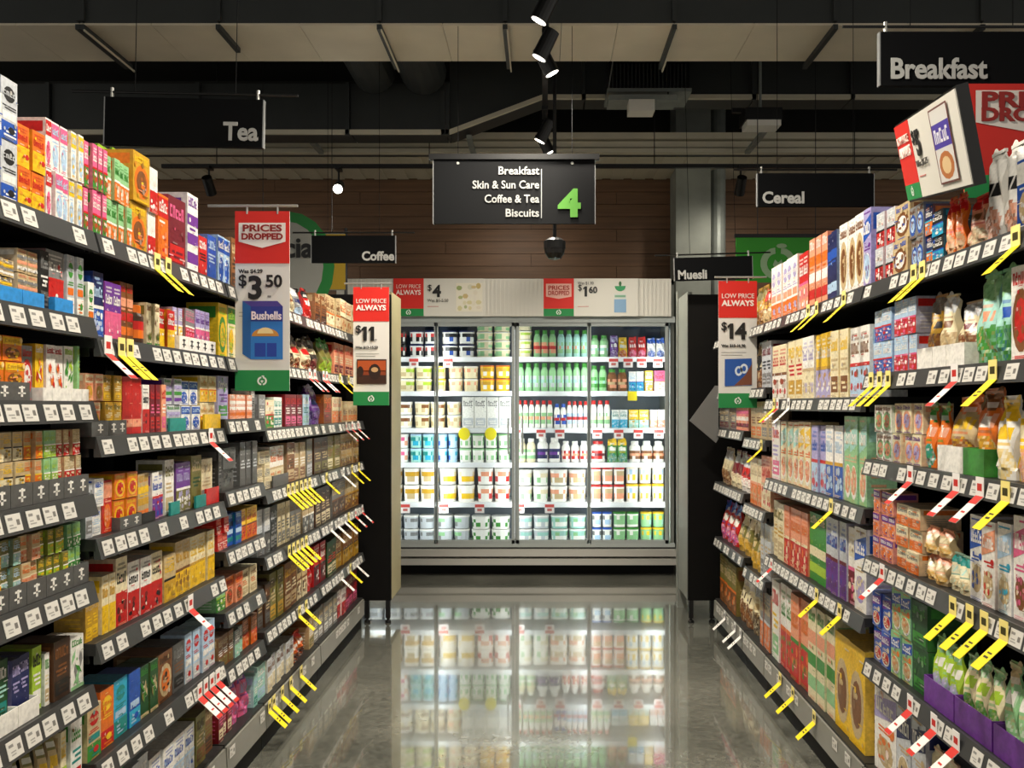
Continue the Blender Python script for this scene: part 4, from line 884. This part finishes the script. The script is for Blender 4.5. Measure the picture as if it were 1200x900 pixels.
# ---- right, nearest bay (near to far = falling x)
R1 = [
 (1.785, [(1330, 1232, 3, 1, 165, B, 'white and blue cereal box', 'cereal', 'wbej'), (1232, 1186, 2, 1, 178, B, 'bright blue cereal box', 'band', 'bwwe'), (1186, 1149, 2, 1, 172, M_, 'white granola bag with picture', 'plain', 'wwkx'), (1149, 1124, 1, 1, 226, M_, 'orange and cream granola bag', 'plain', 'xruc'),
          (1124, 1104, 2, 1, 232, M_, 'apricot granola bag with red top', 'plain', 'orxe'), (1104, 1090, 1, 2, 246, B, 'blue and black cereal box', 'split', 'kzwb'), (1090, 1080, 1, 2, 240, B, 'navy and orange cereal box', 'split', 'nowz'), (1080, 1062, 2, 2, 240, B, 'grey and blue oat box', 'pic', 'sbqu'), (1062, 1044, 1, 2, 238, B, 'brown oat box', 'pic', 'euwb'), (1044, 1024, 2, 2, 246, B, 'red and white oat box', 'split', 'arwk')], [('y', 1072, 1082, 1192)]),
 (1.485, [(1330, 1230, 3, 1, 310, B, 'white cereal box with red foot', 'pic', 'wruk'), (1230, 1180, 2, 1, 306, B, 'white and brown cereal box', 'pic', 'wurr'), (1180, 1158, 1, 1, 308, M_, 'clear and green granola bag', 'clear', 'TgbG'), (1158, 1134, 1, 1, 312, M_, 'green granola bag', 'clear', 'TgxG'),
          (1134, 1112, 1, 1, 352, M_, 'clear brown muesli bag', 'clear', 'cuma', dict(lift=.03, tray=(.06, 'w', None))), (1112, 1096, 1, 1, 345, M_, 'cream muesli bag', 'clear', 'ceua', dict(lift=.03, tray=(.06, 'w', None))), (1096, 1078, 1, 1, 345, M_, 'yellow and brown muesli bag', 'clear', 'juks', dict(lift=.03, tray=(.06, 'w', None))),
          (1072, 1044, 3, 2, 350, B, 'pale blue oat box with red', 'split', 'qrwi'), (1044, 1021, 2, 2, 362, B, 'blue and red oat box', 'split', 'qbwr')], [('y', 1022, 1032, 1042, 1165), ('r', 1120)]),
 (1.200, [(1330, 1260, 2, 1, 455, M_, 'golden muesli bag', 'plain', 'jycw'), (1260, 1182, 3, 1, 462, M_, 'yellow muesli bag', 'plain', 'ywcx'), (1182, 1159, 1, 1, 468, M_, 'white and yellow muesli bag', 'plain', 'wyyc'), (1157, 1132, 1, 1, 436, M_, 'orange muesli bag', 'plain', 'ouwj', dict(lift=.03, tray=(.07, 'g', None))),
          (1132, 1102, 1, 1, 465, M_, 'orange and brown granola bag', 'plain', 'eoyu', dict(lift=.03, tray=(.07, 'w', None))), (1101, 1078, 2, 1, 475, M_, 'green and orange muesli bag', 'plain', 'ogwt'), (1077, 1044, 3, 2, 472, B, 'cream and pink oat box', 'pic', 'cxvp'), (1044, 1022, 2, 2, 474, B, 'pale green oat box', 'pic', 'wGxu')], [('r', 1068, 1122, 1150), ('y', 1180)]),
 (.875, [(1330, 1220, 4, 1, 596, B, 'white cereal box with pink lettering', 'cereal', 'aiez'), (1220, 1182, 2, 1, 606, B, 'white cereal box with magenta foot', 'cereal', 'wiui'), (1182, 1164, 1, 1, 612, B, 'white cereal box with blue foot', 'cereal', 'wqez'), (1164, 1147, 1, 1, 610, B, 'white cereal box with red foot', 'cereal', 'wxer'), (1147, 1130, 1, 1, 603, B, 'white cereal box with blue lettering', 'cereal', 'wbeb'),
         (1129, 1104, 2, 1, 650, M_, 'cream and teal cereal bag', 'plain', 'ctTe'), (1103, 1076, 2, 2, 618, M_, 'tan wheat biscuit bag', 'plain', 'excj'), (1076, 1046, 2, 3, 592, B, 'peach and orange oat box', 'split', 'cosx'), (1045, 1021, 3, 3, 575, B, 'purple and orange oat box', 'band', 'xpwo')], [('r', 1035), ('y', 1118, 1138, 1155, 1178)]),
 (.530, [(1330, 1240, 4, 1, 800, M_, 'light green bran bag', 'plain', 'Glwh', dict(lift=.03, tray=(.075, 'p', None))), (1240, 1168, 4, 1, 792, M_, 'pale green bran bag', 'plain', 'GewG', dict(lift=.03, tray=(.075, 'p', None))), (1166, 1122, 3, 1, 776, M_, 'green and cream bran bag', 'plain', 'cGlg', dict(lift=.03, tray=(.075, 'p', None))), (1121, 1086, 3, 1, 752, M_, 'lime bran bag', 'plain', 'lGwv', dict(lift=.03, tray=(.075, 'p', None))),
         (1085, 1066, 1, 2, 705, B, 'dark green biscuit box', 'text', 'fgfg'), (1066, 1042, 2, 2, 690, B, 'blue and green wheat biscuit box', 'cereal', 'Gbeo'), (1042, 1021, 2, 2, 695, B, 'purple and red wheat biscuit box', 'cereal', 'bprc')], [('r', 1068, 1096, 1122)]),
 (.17, [(1160, 1110, 2, 1, .2, B, 'red cereal box', 'cereal', 'rmey'), (1110, 1080, 2, 1, .22, M_, 'red cereal bag', 'plain', 'rcwx'), (1080, 1046, 2, 1, .28, B, 'grey and navy cereal box', 'cereal', 'anee'), (1046, 1021, 1, 1, 800, B, 'white and lavender cereal box', 'cereal', 'wveo')], [])]
build_bay(1, 'nearest right bay', 1.60, 2.94, R1, 'black shelving bay of cereals nearest the camera on the right')
R2 = [
 (1.785, [(1019, 1010, 1, 1, 244, B, 'lilac cereal box', 'cereal', 'vbqp'), (1010, 980, 3, 1, 256, B, 'white cereal box with brown clusters', 'pic', 'weuu', dict(d=.08)), (980, 966, 2, 1, 272, B, 'navy cereal box', 'stripe', 'nqnb'), (966, 946, 3, 1, 276, B, 'salmon cereal box', 'stripe', 'xrwo'), (946, 934, 2, 1, 296, B, 'red cereal box', 'split', 'rxwi'), (934, 903, 5, 1, 306, B, 'white and pink cereal box', 'tall', 'woxv')], [('y', 958, 948, 990)]),
 (1.410, [(1016, 992, 2, 1, 382, B, 'white and brown cereal box', 'split', 'wqur'), (991, 972, 2, 1, 386, B, 'cream cereal box', 'text', 'cyeu'), (972, 952, 3, 1, 390, B, 'yellow and lilac cereal box', 'split', 'yvwj'), (952, 938, 2, 1, 394, B, 'lavender and cream cereal box', 'split', 'wcve'), (938, 920, 2, 1, 398, B, 'pale yellow cereal box', 'text', 'cyrj'), (919, 903, 2, 1, 404, B, 'cream and red cereal box', 'split', 'cwru')], [('y', 908), ('w', 925), ('r', 912)]),
 (1.030, [(1014, 986, 3, 1, 484, B, 'green cereal box', 'cereal', 'GTxe'), (985, 966, 2, 1, 498, B, 'white and blue cereal box', 'split', 'wbqj'), (966, 950, 2, 1, 498, B, 'blue and lilac cereal box', 'split', 'vqbr'), (949, 934, 2, 1, 494, B, 'yellow oat cereal box', 'cereal', 'cyxo'), (934, 914, 3, 1, 494, B, 'orange oat cereal box', 'cereal', 'cTxo'), (913, 903, 1, 1, 492, B, 'white and pink cereal box', 'text', 'wrvi')], [('y', 975)]),
 (.660, [(1014, 1000, 1, 1, 618, B, 'blue and white cereal box', 'cereal', 'wbve'), (1000, 990, 1, 1, 618, B, 'maroon and white cereal box', 'split', 'wmci'), (990, 965, 3, 1, 608, B, 'white and indigo cereal box', 'split', 'apbm'), (965, 945, 2, 1, 602, B, 'bright green cereal box', 'stripe', 'glcg'), (945, 918, 4, 1, 596, B, 'cream and red oat box', 'split', 'xroc'), (918, 903, 2, 1, 588, B, 'buff cereal box', 'text', 'chje')], [('y', 958, 985), ('r', 905)]),
 (.170, [(1012, 976, 2, 1, 750, B, 'yellow cereal box with brown ovals', 'pic', 'yeuy'), (975, 946, 3, 1, 716, B, 'green and beige cereal box', 'stripe', 'cGgx'), (945, 926, 2, 1, 700, B, 'orange and red oat box', 'split', 'xrog'), (925, 912, 2, 1, 686, B, 'green and red oat box', 'split', 'wrgo'), (912, 903, 1, 1, 680, B, 'white oat box', 'text', 'wryG')], [('y', 915, 930, 955)])]
build_bay(1, 'second right bay', 2.94, 4.24, R2, 'black shelving bay of tall cereal boxes, second on the right')
R3 = [
 (1.785, [(902, 890, 2, 1, 338, M_, 'brown muesli bag', 'clear', 'uejr'), (890, 877, 2, 1, 338, M_, 'gold muesli bag', 'clear', 'juch')], []),
 (1.470, [(902, 890, 2, 1, 400, B, 'grey cereal box', 'text', 'amks'), (890, 877, 2, 1, 402, M_, 'dark muesli bag', 'clear', 'kuce')], []),
 (1.210, [(902, 890, 3, 1, 463, B, 'taupe cereal box', 'text', 'ewus'), (890, 877, 2, 1, 465, B, 'tan cereal box', 'text', 'ecuo')], [('y', 897)]),
 (.860, [(902, 890, 2, 1, 534, B, 'rose cereal box', 'split', 'xcre'), (890, 877, 3, 1, 536, B, 'cream cereal box', 'split', 'coex')], []),
 (.520, [(902, 890, 3, 1, 612, B, 'grey white cereal box', 'text', 'aces'), (890, 877, 2, 1, 612, M_, 'olive muesli bag', 'clear', 'hjec')], []),
 (.170, [(902, 890, 3, 1, 690, B, 'grey and orange cereal box', 'split', 'soea'), (890, 877, 2, 1, 680, M_, 'cream muesli bag', 'clear', 'cdea')], [])]
build_bay(1, 'narrow right bay', 4.24, 4.69, R3, 'narrow black shelving bay, third on the right')
R4 = [
 (1.785, [(876, 842, 7, 1, 356, M_, 'tan muesli bag', 'clear', 'uecj')], []),
 (1.470, [(876, 842, 7, 1, 404, M_, 'brown muesli bag', 'clear', 'dueo')], []),
 (1.243, [(876, 860, 3, 1, 472, B, 'pink and grey muesli box', 'stripe', 'xmwi'), (860, 842, 3, 1, 478, B, 'grey muesli box', 'text', 'secm')], []),
 (.905, [(876, 864, 2, 1, 536, M_, 'red and white muesli bag', 'clear', 'rwma'), (864, 852, 2, 1, 530, M_, 'maroon muesli bag', 'clear', 'mcua'), (852, 842, 2, 1, 526, M_, 'cream muesli bag', 'clear', 'cuea')], []),
 (.560, [(876, 860, 2, 1, 604, M_, 'olive muesli bag', 'clear', 'hjec'), (860, 842, 3, 1, 590, M_, 'pink and blue muesli bag', 'plain', 'rbwi')], []),
 (.170, [(876, 862, 2, 1, 670, M_, 'cream and brown muesli bag', 'clear', 'cudw'), (862, 842, 4, 1, 656, B, 'olive brown muesli box', 'split', 'hueo')], [('w', 850, 862, 870)])]
build_bay(1, 'farthest right bay', 4.69, 5.48, R4, 'black shelving bay of muesli, farthest on the right')
# green bags lying on top of the tea boxes on the left top shelf
for k in range(5):
    Y = 2.27 + k * .085
    me = bag_mesh('tea_pouch', .08, .09, .07, 'glwG', 'plain', 900 + k)
    put('tea_pouch', me, (-1.24, Y, ZP(172 + 4 * k, Y) - .06), R(90), 'green tea pouch resting above the berry tea boxes, %s from near end' % ORD[k], 'pouch', 'green pouches on top of tea boxes')
# tickets get labels that count along their shelf
from collections import defaultdict
grp = defaultdict(list)
for t in TK: grp[(t[1], t[2], t[3])].append(t)
for (c_, sh_, bay_), lst in grp.items():
    lst.sort(key=lambda t: t[4])
    for k, t in enumerate(lst):
        pos = '' if len(lst) == 1 else ', %s from near end' % ORD[k]
        tag(t[0], '%s ticket hanging off %s shelf of %s%s' % (c_, sh_, bay_, pos), 'ticket', 'promotional tickets on shelf edges')

# ------------------------------------------------------------------ end-of-aisle units
def end_unit(side):
    Y = 5.62; xin = XP(458, Y) if side < 0 else XP(806.5, Y); xo = side * 1.62
    root = empty('end_display_unit', (0, Y, 0))
    tag(root, 'black-backed end display unit with %s side at the far end of the %s shelves' % (('cream', 'left') if side < 0 else ('grey', 'right')), 'display unit')
    a, b = sorted((xin, xo))
    bx('back_panel', a, b, 0, .03, .145, ZP(345, Y), 'black_panel', root)
    pm = 'cream_panel' if side < 0 else 'grey_panel'
    bx('side_panel', *(sorted((xin, xin - side * -.03))), .03, .40, .145, ZP(345, Y) + .02, pm, root)
    for x in (xin + side * .02, xin + side * .155, xo - side * .05):
        bx('leg', x - .014, x + .014, .0, .03, .03, .145, 'metal_black', root)
        MB().lathe([(.02, 0), (.02, .012), (.008, .02), (.008, .035)], 10).build('foot', 'metal_black', root).location = (x, .015, 0)
    for zz_ in (.2, .6, 1.0, 1.4, 1.8):
        bx('shelf', *((a, b - .04) if side < 0 else (a + .04, b)), .04, .40, zz_, zz_ + .025, 'black_shelf', root)
    return root
end_unit(-1); end_unit(1)
gw = bx('guard_post', -.03, .03, -.03, .03, 0, 2.2, 'grey_panel')
gw.location = (XP(799, 6.05), 6.08, 0); tag(gw, 'grey steel post standing beside the right end unit', 'post')
Yg = 5.35
m = MB(); c0 = lin('#7c7c7a')
P = [(XP(808, Yg), ZP(493, Yg)), (XP(839, Yg), ZP(519, Yg)), (XP(842, Yg), ZP(514, Yg)), (XP(842, Yg), ZP(452, Yg)), (XP(838, Yg), ZP(452, Yg))]
A0 = [(x, 0, z_) for x, z_ in P]; B0 = [(x, .006, z_) for x, z_ in P]
m.face(A0, c0); m.face(B0[::-1], c0)
for i in range(5): m.face([A0[i], B0[i], B0[(i + 1) % 5], A0[(i + 1) % 5]], c0)
o = m.build('hanging_card', 'paper', None, (0, Yg, 0)); tag(o, 'grey card turned on its corner against the right end panel', 'card')

# ------------------------------------------------------------------ the glass-door cooler
FY = 7.25
fx0, fx1 = XP(395, FY), XP(791, FY)
fr = empty('glass_door_cooler', ((fx0 + fx1) / 2, FY, 0)); tag(fr, 'lit dairy cooler with four glass doors at the end of the aisle', 'cooler')
ox = (fx0 + fx1) / 2
def fb(name, x0, x1, y0, y1, z0, z1, mat, parent=fr, col=(.5,) * 3): return bx(name, x0 - ox, x1 - ox, y0, y1, z0, z1, mat, parent, col)
ZB, ZT, ZH = ZP(640, FY), ZP(371, FY), ZP(327, FY)
fb('back_wall', fx0, fx1, .74, .78, .1, ZH, 'fridge_back'); fb('side_wall', fx0, fx0 + .04, .06, .78, .1, ZH, 'grey_panel'); fb('side_wall', fx1 - .03, fx1, .06, .78, .1, ZH, 'grey_panel')
fb('roof', fx0, fx1, .06, .78, ZH - .04, ZH, 'grey_panel'); fb('cabinet_floor', fx0 + .04, fx1 - .03, .06, .74, .14, .19, 'fridge_shelf')
fb('ceiling_liner', fx0 + .04, fx1 - .03, .06, .74, ZT + .03, ZT + .05, 'fridge_inner')
fb('rear_duct_cover', fx0 + .04, fx1 - .03, .66, .70, 1.86, ZT + .03, 'fridge_inner')
hd = fb('header', fx0, fx1 - .035, -.02, .05, ZT, ZH, 'header_white')
gx = fx0 + .03
rib = MB().box(-.006, .006, -.004, 0, 0, ZH - ZT - .01).mesh('header_rib', 'header_white')
while gx < fx1 - .05: obj('header_rib', rib, hd, (gx - ox, -.02, ZT + .005)); gx += .034
fb('door_head', fx0, fx1, -.005, .06, ZT - .05, ZT, 'frame_alu')
fb('door_sill', fx0, fx1, -.005, .06, ZB - .008, ZB + .02, 'frame_alu'); fb('bumper_back', fx0, fx1, -.005, .05, .14, ZB - .008, 'metal_black')
fb('kick_plate', fx0, fx1, .05, .1, 0, ZB - .02, 'black_panel')
fb('bumper_rail', fx0, fx1 + .08, -.07, -.005, ZP(650.5, FY), ZP(643, FY), 'chrome'); fb('bumper_rail', fx0, fx1 + .08, -.09, -.005, ZP(660, FY), ZP(653, FY), 'chrome')
fb('rail_bracket', fx1 - .1, fx1 - .04, -.02, .05, .12, ZP(652, FY), 'metal_black'); fb('rail_bracket', fx0 + .3, fx0 + .36, -.02, .05, .12, ZP(652, FY), 'metal_black')
doors = [(XP(423, FY), XP(510, FY)), (XP(512, FY), XP(603, FY)), (XP(605, FY), XP(689.5, FY)), (XP(691.5, FY), XP(783, FY))]
for k, (a, b) in enumerate(doors):
    d = fb('door', a, a + (.024 if k in (2,) else .009), -.0, .035, ZB + .02, ZT - .05, 'frame_alu')
    fb('door_rail', a, b, -.0, .035, ZT - .08, ZT - .05, 'frame_alu', d); fb('door_rail', a, b, 0, .035, ZB + .02, ZB + .05, 'frame_alu', d)
    fb('door_stile', b - (.024 if k in (1, 3) else .009), b, 0, .035, ZB + .02, ZT - .05, 'frame_alu', d)
    fb('door_pane', a + .012, b - .012, .012, .018, ZB + .05, ZT - .08, 'door_glass', d)
    if k == 1: fb('door_handle', b - .06, b - .045, -.04, -.0, 1.0, 1.3, 'frame_alu', d)
    if k == 2: fb('door_handle', a + .045, a + .06, -.04, -.0, 1.0, 1.3, 'frame_alu', d)
for x in (fx0 + .06, XP(511, FY), XP(604, FY), XP(690.5, FY), fx1 - .05):
    fb('mullion', x - .007, x + .007, .045, .08, ZB, ZT - .05, 'frame_alu')
    fb('led_strip', x - .009, x + .009, .082, .09, ZB + .05, ZT - .1, 'led')
def fridge_lamp(x, z, w_, h_, y=.1, rx=90):
    l = bpy.data.lights.new('cooler_light', 'AREA'); l.shape = 'RECTANGLE'; l.size = w_; l.size_y = h_; l.energy = FRIDGE_POWER; l.color = (.95, 1., .98)
    o = bpy.data.objects.new('cooler_light', l); COL.objects.link(o); o.parent = fr; o.location = (x - ox, y, z); o.rotation_euler = (R(rx), 0, 0)
for x in (XP(440, FY), XP(511, FY), XP(604, FY), XP(690.5, FY), XP(770, FY)): fridge_lamp(x, 1.15, .04, 1.7)
# shelves and goods
SY = FY + .27
SH = [420, 460, 503, 543.5, 590, 638]
CR = []
for si, py in enumerate(SH):
    zt = ZP(py - 2, SY)
    if si < 5:
        sh = fb('cooler_shelf', fx0 + .05, fx1 - .04, SY - FY - .02, .72, zt - .025, zt - .005, 'fridge_shelf')
        fb('price_strip', fx0 + .05, fx1 - .04, SY - FY - .028, SY - FY - .02, zt - .045, zt - .004, 'fridge_shelf', sh)
    CR.append(zt - .004)
Y_, P_, J_, MC, YP = 'yoghurt_tub', 'milk_bottle', 'juice_bottle', 'milk_carton', 'yoghurt_pouch'
RED_W = 'wrrw'
F = [
 [(425, 476, 3, 2, 386, Y_, 'black and red dessert tub', '', 'krwk'), (478, 513, 2, 2, 386, Y_, 'red and white dessert tub', '', 'wrkn'), (516, 556, 2, 2, 386, Y_, 'blue and white dessert tub', '', 'wkbn'), (557, 598, 2, 4, 378, Y_, 'cream and green custard tub', '', 'cGGw'),
  (605, 624, 1, 4, 376, Y_, 'cream and lime custard tub', '', 'clGw'), (625, 652, 3, 1, 386, J_, 'green-capped red bottle', '', 'Gxrg'), (653, 690, 4, 1, 386, J_, 'green-capped clear bottle', '', 'TGxg'), (692, 714, 2, 1, 392, J_, 'green juice bottle', '', 'GwTg'),
  (715, 725, 1, 1, 394, YP, 'purple pouch', 'plain', 'pvwp'), (725, 736, 1, 1, 396, YP, 'yellow pouch', 'plain', 'yywr'), (737, 758, 2, 1, 395, YP, 'red pouch', 'plain', 'rrwi'), (759, 780, 2, 1, 396, YP, 'blue and white pouch', 'plain', 'wbwb')],
 [(425, 505, 4, 2, 428, Y_, 'lime and cream yoghurt tub', '', 'clew'), (507, 522, 1, 2, 428, Y_, 'pale lime yoghurt tub', '', 'cley'), (524, 560, 2, 2, 428, Y_, 'cream and pink yoghurt tub', '', 'cxew'), (561, 598, 2, 2, 427, Y_, 'golden yoghurt tub', '', 'yjwo'),
  (605, 690, 9, 1, 425, J_, 'green-capped milk bottle', '', 'GaTg'), (692, 712, 2, 1, 428, J_, 'green milk bottle', '', 'GgTg'), (712, 736, 2, 1, 432, P_, 'brown drink bottle with green cap', '', 'uxeg'), (737, 755, 2, 1, 435, MC, 'white and blue carton', 'split', 'wzqb'), (756, 766, 1, 1, 434, MC, 'yellow carton', 'split', 'yjww'), (767, 780, 1, 1, 434, MC, 'pink carton', 'split', 'iwrx')],
 [(425, 482, 3, 2, 470, Y_, 'brown and white yoghurt tub', '', 'wucw'), (484, 521, 2, 2, 470, Y_, 'caramel yoghurt tub', '', 'cuew'), (522, 540, 1, 2, 470, Y_, 'tan yoghurt tub', '', 'cexw'), (541, 599, 4, 1, 465, MC, 'tall white carton with dark mark', 'text', 'wswa'),
  (605, 648, 6, 1, 469, P_, 'red-capped white bottle', '', 'wGxr'), (649, 664, 2, 1, 473, P_, 'blue-capped white bottle', '', 'wbrb'), (664, 690, 4, 1, 470, P_, 'white bottle with red label', '', 'wqrr'), (692, 716, 3, 1, 469, P_, 'red-capped pale bottle', '', 'wGcr'),
  (717, 736, 2, 1, 480, MC, 'turquoise carton', 'split', 'wztq'), (737, 761, 2, 1, 480, MC, 'lemon carton', 'split', 'yTwj'), (762, 780, 2, 1, 480, MC, 'white and peach carton', 'split', 'wxwq')],
 [(425, 478, 3, 2, 508, Y_, 'pink yoghurt tub', '', 'wixw'), (479, 508, 2, 2, 508, Y_, 'teal yoghurt tub', '', 'Ttzq'), (512, 536, 2, 2, 508, Y_, 'blue yoghurt tub', '', 'qzbq'), (537, 598, 4, 2, 508, Y_, 'green yoghurt tub', '', 'wgGG'),
  (605, 628, 2, 1, 514, P_, 'pale green drink bottle', '', 'cGww'), (629, 657, 2, 1, 513, P_, 'dark purple drink bottle', '', 'wnpw'), (658, 690, 3, 1, 517, P_, 'red and white drink bottle', '', 'wrxw'), (692, 711, 1, 1, 517, P_, 'crimson drink bottle', '', 'wrmr'), (712, 736, 2, 1, 515, YP, 'green and yellow pouch', 'plain', 'gywt'), (738, 780, 3, 1, 517, P_, 'white drink bottle with brown label', '', 'wuxw')],
 [(425, 470, 2, 2, 548, Y_, 'large white yoghurt bucket', '', 'wjew'), (471, 510, 2, 2, 548, Y_, 'white yoghurt bucket with amber print', '', 'wjew'), (513, 556, 2, 2, 548, Y_, 'white yoghurt bucket with lemon print', '', 'wcyw'), (558, 598, 2, 2, 548, Y_, 'white yoghurt bucket with red print', '', 'wxrw'),
  (605, 643, 2, 2, 550, Y_, 'white bucket with cream print', '', 'wcGw'), (644, 688, 2, 2, 550, Y_, 'white bucket with pink print', '', 'wxew'), (692, 733, 3, 2, 547, Y_, 'red-lidded yoghurt tub', '', 'wexr'), (734, 780, 3, 2, 545, Y_, 'yellow-lidded white tub', '', 'wqyy')],
 [(425, 470, 2, 2, 604, Y_, 'grey cheese tub', '', 'asww'), (471, 508, 2, 2, 604, Y_, 'pale grey cheese tub', '', 'asaw'), (511, 550, 2, 2, 604, Y_, 'grey green cheese tub', '', 'aGsw'), (551, 598, 2, 2, 605, Y_, 'white tub with green box print', '', 'wggw'),
  (605, 644, 2, 2, 604, Y_, 'frosty white tub', '', 'aTww'), (645, 688, 2, 2, 604, Y_, 'pale mint tub', '', 'TGww'), (694, 718, 2, 2, 600, Y_, 'blue-lidded tub', '', 'wsqb'), (719, 750, 2, 2, 600, Y_, 'green-lidded tub', '', 'wGGg'), (751, 780, 2, 2, 600, Y_, 'yellow-lidded tub', '', 'GyTy')]]
for si, runs in enumerate(F):
    cnt = 0
    for x0, x1, nn, lay, ytop, kind, desc, style, cols in runs:
        X0, X1 = XP(x0, SY), XP(x1, SY); W_ = (X1 - X0) / nn; Ht = ZP(ytop, SY) - CR[si]
        Hh = Ht / lay
        me = sku_meshes(kind, style, W_ - .003, Hh - .001, min(.16, W_), cols)
        for i in range(nn):
            cnt += 1
            for l in range(lay):
                lw = LAYER[lay][l]
                yy = SY + .03 + (W_ / 2 if kind.split('_')[1] in ('tub', 'bottle') else 0)
                put(kind, me, (X0 + (i + .5) * W_, yy, CR[si] + l * Hh), rng.uniform(-.04, .04) if 'tub' not in kind and 'bottle' not in kind else 0,
                    '%s, %s%s from left, %s cooler shelf' % (desc, (lw + ' layer, ') if lw else '', ORD[min(35, cnt - 1)], ordw(si, 6)), CATW[kind], '%s on the %s cooler shelf' % (desc, ordw(si, 6)))
    # a second row behind, where the front row leaves gaps
# price cards on the cooler shelf edges
cards = [(0, [485, 525], 'r'), (0, [719, 736, 752, 771], 'r'), (2, [605, 634, 656, 700, 725, 748, 772], 'r'), (4, [475, 520, 562, 609, 644], 'r')]
for si, xs_, kk in cards:
    for k, px in enumerate(xs_):
        m = MB(); m.box(-.04, .04, 0, .002, -.075, .0, lin('#f0e8e4')); m.q(-.04, .04, -.026, -.0, -.0006, lin('#d84a44')); m.q(-.02, .02, -.058, -.036, -.0006, lin('#c86a64'))
        o = m.build('price_card', 'paper', None, (XP(px, SY - .03), SY - .033, CR[si] - .015)); tag(o, 'red-topped price card on %s cooler shelf edge, %s from left' % (ordw(si, 6), ORD[k + (2 if px > 700 and si == 0 else 0)]), 'price card', 'price cards on the cooler shelves')
m = MB(); m.box(-.04, .04, 0, .002, -.08, 0, lin('#f2d816')); o = m.build('price_card', 'paper', None, (XP(741, SY - .03), SY - .033, CR[1] + .0)); tag(o, 'square yellow price card on second cooler shelf edge', 'price card', 'price cards on the cooler shelves')
for k, px in enumerate((544, 575)):
    m = MB(); m.disc(0, 0, .05, .055, 0, lin('#f2e016'), 16); m.disc(0, 0, .05, .055, .002, lin('#f2e016'), 16); o = m.build('price_card', 'paper', None, (XP(px, SY - .03), SY - .034, CR[2] - .05))
    tag(o, ('left', 'right')[k] + ' of two round yellow cards on third cooler shelf edge', 'price card', 'price cards on the cooler shelves')
# posters on the header
for f_ in LATE: f_()
def header_poster(px0, px1, label, drop, price, cents, was, pic):
    Yh = FY - .03; x0 = XP(px0, Yh); h = ZH - ZT
    root = empty('header_poster', (x0, Yh, ZT)); tag(root, label, 'poster', 'promotional posters on the cooler header')
    W_ = (px1 - px0) * Yh / FPX; wr = 35.5 * Yh / FPX
    lay_poster(root, W_, h, wr, drop, price, cents, was, pic)
def pic_a(root, h):
    m = MB(); r = random.Random(3); m.q(.52, .74, h * .12, h * .88, -.002, lin('#e8e2d0')); mosaic(m, .53, .73, h * .15, h * .85, -.0025, [lin('#d8cfa0'), lin('#c8b070'), lin('#e6dfcf'), lin('#9aa86a')], r, 5, 5); m.build('product_picture', 'paper', root)
def pic_b(root, h):
    m = MB(); m.q(.585, .685, h * .1, h * .45, -.002, lin('#86aacb')); m.q(.585, .685, h * .45, h * .6, -.002, lin('#d3d8d2')); m.disc(.635, h * .8, .045, h * .14, -.0022, lin('#3d9a62'), 12, math.pi, 2 * math.pi); m.q(.59, .68, h * .5, h * .56, -.0025, lin('#7fae90')); m.disc(.635, h * .86, .012, h * .07, -.0022, lin('#3d6a42'), 8); m.build('product_picture', 'paper', root)
header_poster(461, 566, 'poster reading LOW PRICE ALWAYS $4 on the cooler header', False, '4', None, 'Was $5-5.50', pic_a)
header_poster(637, 748, 'poster reading PRICES DROPPED $1.60 on the cooler header', True, '1', '60', 'Was $1.90', pic_b)
